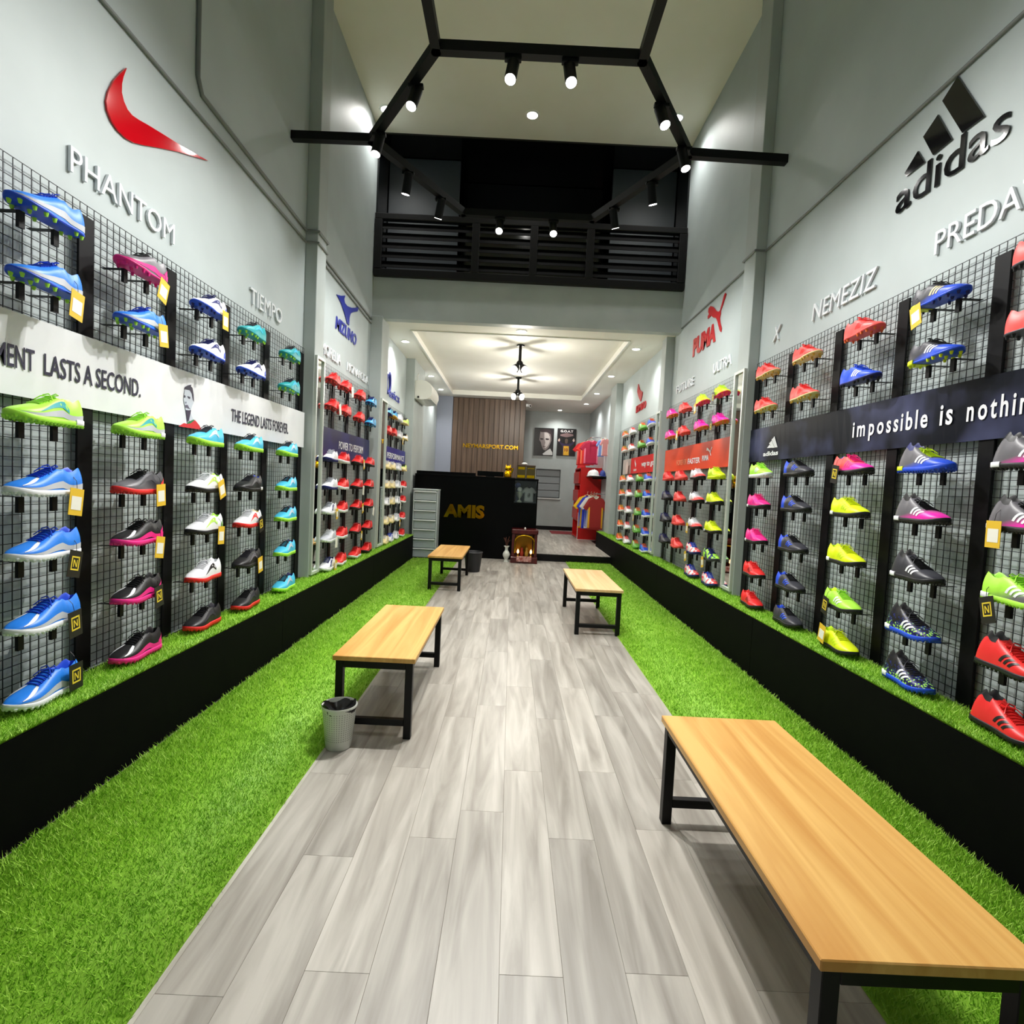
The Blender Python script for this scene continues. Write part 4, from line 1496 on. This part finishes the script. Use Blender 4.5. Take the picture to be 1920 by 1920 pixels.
q = XL + .010
conduit([(q, -1, 3.17), (q, 4.50, 3.17), (-1.69, 4.51, 3.17), (-1.69, 4.73, 3.17), (q, 4.74, 3.17), (q, 6.55, 3.12)], 'lower thin grey conduit along the left wall above the emblem')
conduit([(q, 2.98, ZC1 - .02), (q, 2.98, 3.36), (q, 3.02, 3.29), (q, 4.50, 3.26), (-1.69, 4.51, 3.26), (-1.69, 4.73, 3.26), (q, 4.74, 3.22), (q, 6.55, 3.17)], 'upper grey conduit dropping down the left wall then turning', .012)
q = XR - .010
conduit([(q, -1, 3.24), (q, 4.41, 3.24), (1.875, 4.41, 3.24), (1.875, 4.64, 3.24), (q, 4.65, 3.24), (q, 6.55, 3.24)], 'thin grey conduit along the right wall above the emblems')

# ------------------------------------------------------------------ air conditioner
t = thing('air_conditioner', (-1.52, 9.2, 2.58), 'white wall mounted air conditioner high on the left', 'air conditioner')
AX, AZ = -1.656, 2.58
prof = [(0, .30), (.10, .31), (.18, .30), (.245, .26), (.275, .19), (.28, .12), (.255, .05), (.20, .01), (.10, 0), (0, .01)]
for nm_, ya, yb, mt in (('body', 8.80, 9.60, plain('ac_white', (232, 232, 226), .3)),):
    n = len(prof)
    vs = [(AX + p[0], y, AZ + p[1]) for y in (ya, yb) for p in prof]
    fs = [tuple(range(n)), tuple(reversed(range(n, 2 * n)))] + [(k, (k + 1) % n, n + (k + 1) % n, n + k) for k in range(n)]
    MB().add(vs, fs).build(nm_, mt, t, smooth=35)
MB().box(AX + .17, AX + .262, 8.86, 9.54, AZ + .012, AZ + .03).build('air_flap', plain('ac_flap', (200, 200, 196), .35), t)
MB().tube([(AX + .05, 8.79, AZ + .30), (AX + .03, 8.80, AZ + .36), (AX + .05, 8.84, AZ + .42)], .008, 6).build('pipe', plain('pipe_white', (224, 224, 218), .4), t)
MB().lathe([(0, 0), (.018, 0), (.014, .03), (0, .03)], (AX + .06, 8.79, AZ + .02), 10).build('end_cap', M_BLACK, t)

# ------------------------------------------------------------------ drawer tower
t = thing('drawer_tower', (-1.385, 8.74, 0), 'tall translucent grey plastic drawer tower left of the black counter', 'drawer tower')
DM = plain('milky_plastic', (192, 203, 204), .3, trans=.1)
DF = plain('drawer_front', (168, 180, 184), .28, trans=.1)
MB().bbox(-1.585, -1.565, 8.63, 8.91, 0.0, 1.10, .004).bbox(-1.205, -1.185, 8.63, 8.91, 0, 1.10, .004).bbox(-1.565, -1.205, 8.89, 8.91, 0, 1.10, .003).bbox(-1.59, -1.18, 8.62, 8.915, 1.10, 1.125, .005).build('frame', DM, t)
for k in range(7):
    z = .012 + k * .155
    d = MB().bbox(-1.562, -1.208, 8.628, 8.88, z, z + .125, .006).build('drawer', DF, t)
    MB().bbox(-1.563, -1.207, 8.612, 8.630, z + .126, z + .148, .004).build('handle', plain('drawer_lip', (214, 222, 222), .3), d)

# ------------------------------------------------------------------ counter
t = thing('counter', (-.58, 9.2, 0), 'long black counter with gold lettering at the back', 'counter')
CX0, CX1, CY0, CY1 = -1.62, .44, 8.93, 9.55
GB = plain('gloss_black_panel', (2, 3, 4), .3, spec=0.12)
MB().box(CX0, .05, CY0, CY1, 0, 1.34).build('front_panel', GB, t)
MB().box(.05, CX1, CY0, CY1, 0, .965).box(.05, CX1, CY1 - .05, CY1, .965, 1.335).box(CX1 - .018, CX1, CY0, CY1, .965, 1.335).build('case_body', GB, t)
MB().bbox(.04, CX1 + .005, CY0 - .01, CY1, 1.335, 1.37, .004).build('counter_top', GB, t)
MB().bbox(CX0, .05, CY0 - .01, CY1, 1.34, 1.375, .004).build('counter_top', GB, t)
MB().box(CX0, -.62, CY0 + .12, CY0 + .15, 1.375, 1.425).build('upstand', GB, t)
mb = MB()
for nm_, ch in (('letters', 'AMIS'),):
    for v, f in letters('AMIS', (-1.115, CY0 - .001, .665), (1, 0, 0), (0, 0, 1), (0, -1, 0), .68, .225, .02, .05, 0, True):
        m2 = MB(); m2.add(v, f)
        m2.build('gold_letter', plain('gold_mirror', (170, 124, 16), .1, 1.0), t, fix=False)
gl = plain('case_glass', (230, 240, 240), .02, trans=1.0)
MB().box(.052, CX1 - .02, CY0 + .004, CY0 + .008, .968, 1.333).build('case_glass', gl, t)

# things in the glass case
def shirt(name, cx, y, ztop, w, h, mats, label, group=None, num=None, yaw=0.0, th=.018, sleeve=.3, parent_hanger=True):
    """hanging jersey facing -y: body with sleeves and collar, puffed in the middle"""
    t = thing(name, (cx, y, ztop - h), label, 'jersey', group)
    hw = w / 2
    out = [(-.16, 1.0), (-.5, .93), (-.86, .66), (-.70, .58), (-.50, .72), (-.50, .4), (-.52, 0), (.52, 0), (.50, .4), (.50, .72), (.70, .58), (.86, .66), (.5, .93), (.16, 1.0), (.08, .955), (-.08, .955)]
    def mapp(p, yy):
        return (cx + p[0] * w, y + yy, ztop - h + p[1] * h)
    n = len(out)
    c = (0, .5)
    vs, fs = [], []
    for yy, sc in ((-th, .86), (-th * .35, 1.0), (th * .35, 1.0), (th, .86)):
        for p in out:
            q = (c[0] + (p[0] - c[0]) * sc, c[1] + (p[1] - c[1]) * sc) if sc < 1 else p
            vs.append(mapp(q, yy))
    for a in range(3):
        for k in range(n):
            j = (k + 1) % n
            fs.append((a * n + k, a * n + j, (a + 1) * n + j, (a + 1) * n + k))
    fs.append(tuple(reversed(range(n)))); fs.append(tuple(range(3 * n, 4 * n)))
    b = MB().add(vs, fs).build('jersey_body', mats[0], t)
    col = [mapp(p, -th * .4) for p in ((-.17, 1.0), (-.09, .95), (0, .935), (.09, .95), (.17, 1.0))]
    MB().tube(col, .012, 6).build('collar', mats[1], t)
    if len(mats) > 2 and mats[2] is not None:
        for sx in (-1, 1):
            MB().poly([mapp((sx * .50, .05), -th * .5), mapp((sx * .40, .05), -th * .9), mapp((sx * .40, .66), -th * .9), mapp((sx * .50, .70), -th * .5)], (0, -1, 0), .004).build('side_panel', mats[2], t)
    if parent_hanger:
        hg = MB().tube([mapp((-.42, .93), 0), mapp((0, 1.03), 0), mapp((.42, .93), 0)], .006, 6)
        hg.tube([mapp((0, 1.03), 0), mapp((0, 1.10), 0), mapp((.03, 1.13), 0), mapp((.05, 1.10), 0)], .003, 5)
        hg.build('hanger', plain('hanger_cream', (226, 214, 186), .4), t)
    if num:
        for v, f in letters(num, mapp((-.14, .30), -th - .002), (1, 0, 0), (0, 0, 1), (0, -1, 0), w * .28, h * .3, .003, .03):
            m2 = MB(); m2.add(v, f); m2.build('shirt_number', mats[1], t, fix=False)
    return t


shirt('white_jersey', .30, 9.14, 1.235, .15, .26, [plain('jersey_white', (222, 222, 220), .7), plain('jersey_black', (26, 26, 28), .7)], 'folded white jersey with black number in the glass case', num='69', parent_hanger=False)
t = thing('trophy_cup', (.14, 9.06, .966), 'small white trophy figure in the glass case of the counter', 'trophy')
MB().lathe([(0, 0), (.04, 0), (.042, .02), (.016, .04), (.016, .07), (.05, .12), (.055, .18), (.0, .18)], (.14, 9.06, .966), 18).build('cup', plain('trophy_silver', (210, 212, 200), .25, .4), t, smooth=40)
MB().ball((.14, 9.06, 1.185), .042).build('ball', plain('trophy_white', (228, 228, 222), .4), t, smooth=True)
t = thing('trophy_ball', (.105, 9.22, .966), 'blue and white ball ornament behind the trophy in the glass case', 'ornament')
MB().lathe([(0, 0), (.045, 0), (.03, .03), (.03, .24), (0, .24)], (.105, 9.22, .966), 16).build('stand', plain('ornament_navy', (30, 40, 90), .4), t, smooth=40)
MB().ball((.105, 9.22, 1.255), .05).build('ball', plain('ornament_blue', (50, 84, 190), .35), t, smooth=True)

# things on the counter
t = thing('monitor', (-.37, 9.15, 1.375), 'black monitor back edge standing on the counter', 'monitor')
MB().bbox(-.60, -.15, 9.14, 9.17, 1.385, 1.47, .006).build('screen_back', GB, t)
MB().bbox(-.45, -.30, 9.10, 9.22, 1.375, 1.386, .003).build('foot', GB, t)

GOLD = plain('polished_gold', (240, 190, 20), .16, 1.0)
KX, KY, KZ = -.075, 9.10, 1.375
t = thing('lucky_cat', (KX, KY, KZ), 'small shiny gold waving cat figurine on the counter', 'figurine')
mb = MB()
mb.lathe([(0, 0), (.062, 0), (.068, .02), (.066, .06), (.052, .10), (.040, .118), (.030, .125), (0, .125)], (KX, KY, KZ), 22)
mb.build('body', GOLD, t, smooth=50)
hd = MB().ball((KX, KY - .004, KZ + .158), .052, 18, 12, (1.08, .95, .9)).build('head', GOLD, t, smooth=True)
for sx in (-1, 1):
    MB().lathe([(.018, 0), (.0005, .036)], (KX + sx * .034, KY, KZ + .192), 8).build('ear', GOLD, hd)
    MB().ball((KX + sx * .018, KY - .050, KZ + .162), .006, 8, 6).build('eye', M_BLACK, hd)
MB().tube([(KX + .05, KY - .01, KZ + .085), (KX + .072, KY - .015, KZ + .12), (KX + .074, KY - .018, KZ + .165)], [.018, .017, .020], 10).build('raised_paw', GOLD, t, smooth=50)
MB().tube([(KX - .045, KY - .03, KZ + .085), (KX - .03, KY - .058, KZ + .05)], [.017, .015], 10).build('paw', GOLD, t, smooth=50)

for k, (x0, x1, lab) in enumerate(((.075, .225, 'left gold and black gift box on the counter end'), (.235, .385, 'right gold and black gift box on the counter end'))):
    t = thing('gift_box', ((x0 + x1) / 2, 9.1, 1.37), lab, 'box')
    MB().bbox(x0, x1, 9.02, 9.16, 1.37, 1.585, .003).build('box_body', plain('box_olive', (74, 66, 34), .3, .3), t)
    MB().box(x0 + .012, x1 - .012, 9.0175, 9.0195, 1.385, 1.43).build('gold_band', GOLD, t)
    MB().box(x0 + .02, x1 - .02, 9.0175, 9.0195, 1.525 if k == 0 else 1.54, 1.565 if k == 0 else 1.55).build('gold_band', GOLD, t)
    MB().bbox(x0 - .003, x1 + .003, 9.017, 9.163, 1.577, 1.60, .003).build('lid', plain('box_lid', (58, 40, 30), .35), t)
MB_ = MB().ball((.20, 9.09, 1.622), .045, 14, 9, (1.15, 1, .52))
tag(MB_.build('white_pebble_speaker', plain('soft_white', (236, 236, 234), .4), smooth=True), 'small rounded white gadget lying on the gift boxes', 'gadget')

# ------------------------------------------------------------------ floor altar and vase
RW = noisy('red_lacquer', (60, 10, 10), (84, 16, 14), nscale=12, rough=.22)
t = thing('floor_altar', (.25, 8.72, 0), 'small dark red lacquered floor altar with lit candles', 'altar')
AX0, AX1, AY0, AY1 = .045, .455, 8.56, 8.90
MB().bbox(AX0 - .012, AX1 + .012, AY0 - .02, AY1, 0, .10, .006).build('base', RW, t)
MB().box(AX0, AX0 + .045, AY0 + .02, AY1, .10, .47).build('side_panel', RW, t)
MB().box(AX1 - .045, AX1, AY0 + .02, AY1, .10, .47).build('side_panel', RW, t)
MB().box(AX0, AX1, AY1 - .02, AY1, .10, .54).build('back_panel', RW, t)
MB().bbox(AX0 - .01, AX1 + .01, AY0, AY1, .47, .545, .01).build('roof', RW, t)
MB().lathe([(.012, 0), (.018, .02), (0, .04)], (.25, 8.6, .545), 10).build('finial', plain('finial_white', (226, 222, 212), .3), t)
arch = [(AX0 + .05, .16), (AX0 + .05, .36)] + [(.25 + .155 * math.cos(a), .36 + .09 * math.sin(a)) for a in np.linspace(math.pi, 0, 11)] + [(AX1 - .05, .36), (AX1 - .05, .16)]
mb = MB()
mb.tube([(p[0], AY0 + .012, p[1]) for p in arch], .012, 8)
mb.build('gold_arch', plain('antique_gold', (196, 150, 30), .25, 1.0), t, smooth=50)
MB().box(AX0 + .07, AX1 - .07, AY1 - .03, AY1 - .021, .14, .42).build('gold_screen', plain('dim_gold', (150, 108, 26), .35, .8), t)
for sx in (-.10, .11):
    c = MB().lathe([(.022, 0), (.024, .01), (.012, .03), (.015, .05), (.0, .05)], (.25 + sx, AY0 + .03, .10), 12).build('candle_lamp', plain('brass', (190, 140, 60), .3, 1), t, smooth=40)
    MB().lathe([(0, 0), (.019, .02), (.018, .05), (0, .085)], (.25 + sx, AY0 + .03, .148), 12).build('candle_glow', plain('candle_glow', (255, 190, 130), .4, emit=3.0), c, smooth=40)
MB().bbox(.25 - .12, .25 + .12, AY0 - .034, AY0 - .0205, .03, .115, .003).build('carved_plaque', noisy('plaque_rose', (150, 70, 60), (214, 170, 160), nscale=30, rough=.35), t)
for k, (sx, c) in enumerate(((-.035, (170, 60, 40)), (.045, (186, 150, 60)))):
    MB().lathe([(0, 0), (.03, 0), (.034, .05), (.02, .085), (.024, .11), (.018, .135), (0, .14)], (.25 + sx, 8.74, .10), 14).build('deity_figure', plain('figure', c, .35), t, smooth=50)
VX, VY = -.035, 8.63
t = thing('vase', (VX, VY, 0), 'small white porcelain vase on the floor beside the altar', 'vase')
MB().lathe([(0, 0), (.045, 0), (.047, .01), (.03, .035), (.034, .06), (.058, .10), (.060, .13), (.045, .165), (.026, .19), (.024, .225), (.036, .25), (.048, .258), (.046, .262), (.03, .25), (.018, .225), (0, .2)], (VX, VY, 0), 28).build('porcelain', noisy('white_porcelain', (196, 200, 190), (226, 228, 220), nscale=20, rough=.15), t, smooth=50)
mb = MB()
for k in range(6):
    a = k * 1.1
    mb.tube([(VX, VY, .20), (VX + .02 * math.cos(a), VY + .02 * math.sin(a), .32), (VX + .05 * math.cos(a), VY + .05 * math.sin(a), .36 + .012 * k)], [.002, .002, .006], 5)
mb.build('dried_stems', plain('stem_brown', (96, 56, 40), .7), t)

# ------------------------------------------------------------------ wood slat wall with brass name
t = thing('slat_wall', (-.60, 12.3, 0), 'brown wooden slat wall with small gold lettering behind the counter', 'wall panel')
WX0, WX1, WY = -1.435, .235, 12.4
MB().box(WX0, WX1, WY, 13.2, .0, ZC2 - .005).build('core', plain('slat_core', (40, 30, 24), .6), t)
WD = noisy('walnut_slat', (84, 66, 54), (112, 90, 74), scale=(20, 20, .9), nscale=1.5, rough=.4, rnd=True, detail=5)
ns = 14
sw = (WX1 - WX0) / ns
sl = MB().bbox(-sw / 2 + .0025, sw / 2 - .0025, -.014, 0, 0, ZC2 - .012, .004).build('slat', WD, base=(0, 0, 0))
sl_me = sl.data
bpy.data.objects.remove(sl)
for k in range(ns):
    o = bpy.data.objects.new('slat', sl_me)
    COL.objects.link(o); o.parent = t
    o.location = Vector((WX0 + (k + .5) * sw, WY, .0)) - ORIG[t.name]
for v, f in letters('NEYMARSPORT.COM', (-1.17, WY - .018, 2.07), (1, 0, 0), (0, 0, 1), (0, -1, 0), 1.27, .095, .015, .02, 0, True):
    mb = MB(); mb.add(v, f); mb.build('gold_letter', plain('brass_letter', (206, 160, 40), .3, 1.0), t, fix=False)
# security camera on the corner
t = thing('security_camera', (.30, 12.32, 3.05), 'small white security camera at the slat wall top corner', 'camera')
MB().bbox(.24, .30, 12.36, 12.42, 3.07, 3.13, .004).build('mount', M_WHITE, t)
MB().tube([(.30, 12.36, 3.10), (.33, 12.24, 3.07)], .032, 14).build('housing', M_WHITE, t, smooth=40)
MB().tube([(.331, 12.238, 3.07), (.3325, 12.232, 3.0685)], .02, 12).build('lens', M_BLACK, t)

# ------------------------------------------------------------------ posters on the back wall
def poster(x0, x1, z0, z1, label):
    t = thing('poster', ((x0 + x1) / 2, YB - .02, z0), label, 'poster')
    MB().bbox(x0, x1, YB - .03, YB - .001, z0, z1, .004).build('panel', plain('poster_black', (20, 17, 20), .35), t)
    return t


def flat(t, pts, c, x0, x1, z0, z1, k=0):
    MB().poly([(x0 + p[0] * (x1 - x0), YB - .0305 - .0005 * k, z0 + p[1] * (z1 - z0)) for p in pts], (0, -1, 0), .0006).build('print', plain('poster_ink', c, .45), t)


P1 = (.53, 1.04, 2.07, 2.79)
t = poster(*P1, 'left dark poster with a half-shadowed face on the back wall')
flat(t, [(.30, .86), (.46, .90), (.62, .88), (.78, .84), (.86, .70), (.88, .55), (.82, .42), (.74, .28), (.60, .18), (.48, .22), (.40, .34), (.34, .48), (.26, .56), (.28, .72)], (128, 118, 116), *P1)
flat(t, [(.50, .84), (.70, .82), (.80, .68), (.80, .50), (.72, .36), (.60, .26), (.52, .30), (.58, .48), (.52, .60)], (190, 182, 178), *P1, k=1)
flat(t, [(.28, .90), (.50, .96), (.80, .94), (.92, .78), (.88, .60), (.82, .78), (.62, .86), (.34, .84)], (44, 30, 34), *P1, k=2)
flat(t, [(.30, .63), (.46, .62), (.46, .57), (.32, .57)], (30, 24, 28), *P1, k=3)
flat(t, [(.58, .63), (.76, .62), (.74, .57), (.60, .57)], (40, 30, 34), *P1, k=3)
flat(t, [(.44, .34), (.60, .34), (.58, .31), (.46, .31)], (70, 48, 50), *P1, k=3)
flat(t, [(.46, .06), (.70, .20), (.84, .26), (.97, .12), (.97, .03), (.50, .02)], (206, 206, 204), *P1, k=2)
P2 = (1.13, 1.62, 2.09, 2.80)
t = poster(*P2, 'right dark poster with a player in a yellow number ten shirt')
for v, f in letters('G.O.A.T', (P2[0] + .08, YB - .031, 2.70), (1, 0, 0), (0, 0, 1), (0, -1, 0), .33, .06, .001, .03):
    mb = MB(); mb.add(v, f); mb.build('lettering', plain('poster_white', (232, 228, 226), .45), t, fix=False)
flat(t, [(.16, .78), (.50, .84), (.84, .80), (.86, .74), (.50, .68), (.16, .72)], (120, 96, 96), *P2)
flat(t, [(.42, .60), (.50, .64), (.58, .60), (.57, .48), (.50, .44), (.43, .48)], (86, 70, 62), *P2)
flat(t, [(.10, .50), (.06, .60), (.14, .62), (.20, .48), (.40, .44), (.60, .44), (.80, .48), (.86, .62), (.94, .58), (.90, .48), (.70, .34), (.66, .02), (.34, .02), (.30, .34)], (44, 30, 70), *P2)
flat(t, [(.36, .36), (.64, .36), (.66, .02), (.36, .02)], (226, 172, 40), *P2, k=1)
flat(t, [(.04, .56), (.12, .64), (.16, .56), (.10, .50)], (214, 190, 176), *P2, k=1)
flat(t, [(.82, .58), (.90, .66), (.95, .56), (.88, .52)], (214, 190, 176), *P2, k=1)
for v, f in letters('10', (P2[0] + .205, YB - .0315, 2.20), (1, 0, 0), (0, 0, 1), (0, -1, 0), .09, .09, .001, .03):
    mb = MB(); mb.add(v, f); mb.build('lettering', plain('poster_maroon', (120, 20, 30), .45), t, fix=False)

# ------------------------------------------------------------------ clothing corner
REDP = plain('red_board', (196, 20, 18), .35)
t = thing('red_shelf_unit', (1.72, 12.1, .12), 'tall red shelf unit at the back right beside the jerseys', 'shelf unit')
MB().bbox(1.50, XR - .006, 11.75, 11.79, .12, 1.72, .004).build('end_panel', REDP, t)
MB().bbox(1.50, XR - .006, 12.75, 12.79, .12, 1.72, .004).build('end_panel', REDP, t)
MB().box(XR - .03, XR - .006, 11.79, 12.75, .12, 1.72).build('back_panel', REDP, t)
for z in (.14, .52, .92, 1.32, 1.69):
    MB().bbox(1.50, XR - .03, 11.79, 12.75, z, z + .025, .003).build('shelf_board', REDP, t)
for z in (.56, .96, 1.36):
    MB().bbox(1.47, 1.50, 11.80, 12.74, z, z + .26, .004).build('drawer_front', REDP, t)
MB().bbox(1.485, 1.498, 11.735, 11.749, .12, .72, .002).build('edge_strip', plain('white_edge', (226, 222, 218), .4), t)
MB().bbox(1.50, 1.90, 11.735, 11.749, .12, .13, .002).build('edge_strip', plain('white_edge', (226, 222, 218), .4), t)

t = thing('clothes_rail', (1.9, 11.1, 1.12), 'chrome clothes rail on the right wall holding jerseys', 'clothes rail')
MB().tube([(1.70, 10.85, 1.155), (1.70, 11.65, 1.155)], .010, 10).build('rail', plain('chrome', (200, 204, 206), .2, 1), t, smooth=50)
for y in (10.9, 11.6):
    MB().tube([(1.70, y, 1.155), (XR - .003, y, 1.155)], .009, 8).build('bracket', plain('chrome', (200, 204, 206), .2, 1), t, smooth=50)
jm = lambda n, c: plain('jersey_' + n, c, .75)
G = 'jerseys on the chrome rail'
shirt('jersey', 1.745, 10.96, 1.10, .30, .68, [jm('maroon', (150, 30, 26)), jm('cream', (230, 220, 200)), jm('gold', (232, 176, 20))], 'maroon jersey with gold side stripe, frontmost on the rail', G)
shirt('jersey', 1.72, 11.12, 1.11, .34, .68, [jm('white', (224, 222, 216)), jm('cream', (230, 220, 200)), jm('bluep', (50, 80, 190))], 'white jersey directly behind the maroon one', G)
shirt('jersey', 1.68, 11.28, 1.11, .34, .70, [jm('royal', (40, 60, 190)), jm('cream', (230, 220, 200)), None], 'blue jersey in the middle of the rail', G)
shirt('jersey', 1.63, 11.44, 1.11, .34, .70, [jm('yellow', (240, 190, 20)), jm('cream', (230, 220, 200)), jm('bluep', (50, 80, 190))], 'yellow jersey at the back of the rail', G)

# upper rail: red kits and small striped kits
t = thing('clothes_rail', (1.8, 11.6, 2.33), 'upper rail on the right wall holding red kits', 'clothes rail')
MB().tube([(1.66, 11.45, 2.36), (1.66, 12.4, 2.36)], .010, 10).build('rail', plain('chrome', (200, 204, 206), .2, 1), t, smooth=50)
for y in (11.5, 12.35):
    MB().tube([(1.66, y, 2.36), (XR - .003, y, 2.36)], .009, 8).build('bracket', plain('chrome', (200, 204, 206), .2, 1), t, smooth=50)
G = 'kits on the upper rail'
for k, (x, y, c, c2, lab) in enumerate(((1.60, 12.2, (206, 24, 34), (240, 120, 110), 'bright red kit at the back of the upper rail'), (1.64, 11.9, (226, 50, 40), (240, 130, 90), 'orange red kit second from the back on the upper rail'),
                                        (1.68, 11.6, (170, 16, 60), (230, 120, 150), 'crimson kit in the middle of the upper rail'), (1.84, 11.3, (120, 150, 214), (230, 230, 236), 'pale blue kit on the upper rail'),
                                        (1.87, 11.0, (224, 150, 150), (240, 236, 232), 'pink striped small kit nearest on the upper rail'))):
    shirt('kit', x, y, 2.30, .30 if k < 3 else .13, .52 if k < 3 else .36, [plain('kit_cloth', c, .7), plain('kit_trim', c2, .7), plain('kit_trim', c2, .7)], lab, G)

# shelf with caps
t = thing('cap_shelf', (1.83, 11.3, 1.60), 'narrow dark shelf on the right wall carrying caps', 'shelf')
MB().bbox(1.62, XR - .003, 10.85, 11.72, 1.50, 1.52, .003).build('board', M_BLACK, t)
for y in (10.95, 11.6):
    MB().box(1.74, XR - .003, y - .01, y + .01, 1.47, 1.50).build('bracket', M_BLACK, t)
CW = plain('cap_white', (236, 236, 240), .6)
for k, (x, y, z, sc, mt, lab) in enumerate((
        (1.69, 11.05, 1.52, 1.05, CW, 'white cap at the front of the cap shelf'), (1.69, 11.36, 1.52, 1.0, CW, 'white cap second from the front on the cap shelf'),
        (1.72, 11.63, 1.52, .95, CW, 'white cap at the back of the cap shelf'), (1.885, 11.18, 1.52, .7, plain('cap_blue', (40, 60, 140), .6), 'blue cap against the wall on the cap shelf'),
        (1.62, 12.62, 1.72, 1.1, plain('cap_red', (214, 40, 46), .6), 'red cap on top of the red shelf unit'))):
    t = thing('cap', (x, y, z), lab, 'cap', 'caps in the clothing corner')
    prof = [(.095 * sc, 0), (.096 * sc, .03), (.088 * sc, .07), (.068 * sc, .105), (.036 * sc, .128), (0, .134)]
    MB().lathe(prof, (x, y, z), 20).build('crown', mt, t, smooth=50)
    MB().ball((x, y, z + .136), .010, 8, 6).build('button', mt, t, smooth=True)
    vs, fs = [], []
    m_ = 12
    for i in range(m_ + 1):
        a = math.pi + math.pi * i / m_
        for r, dz in ((.088 * sc, .014), (.165 * sc, .004)):
            rr = r if r < .1 * sc else .088 * sc + (.08 * sc) * math.sin(math.pi * i / m_) ** .6
            vs.append((x + rr * math.cos(a), y + rr * math.sin(a), z + dz))
            vs.append((x + rr * math.cos(a), y + rr * math.sin(a), z + dz + .004))
    for i in range(m_):
        a = i * 4
        fs += [(a, a + 2, a + 6, a + 4), (a + 1, a + 5, a + 7, a + 3), (a + 2, a + 3, a + 7, a + 6)]
    MB().add(vs, fs).build('brim', mt, t)
# box of goods on the platform by the back wall
t = thing('red_mat', (1.25, 13.3, .12), 'flat dark red mat on the raised floor at the back', 'mat')
MB().bbox(1.02, 1.60, 12.95, 13.75, .121, .128, .002).build('mat_sheet', plain('mat_red', (130, 34, 40), .8), t)
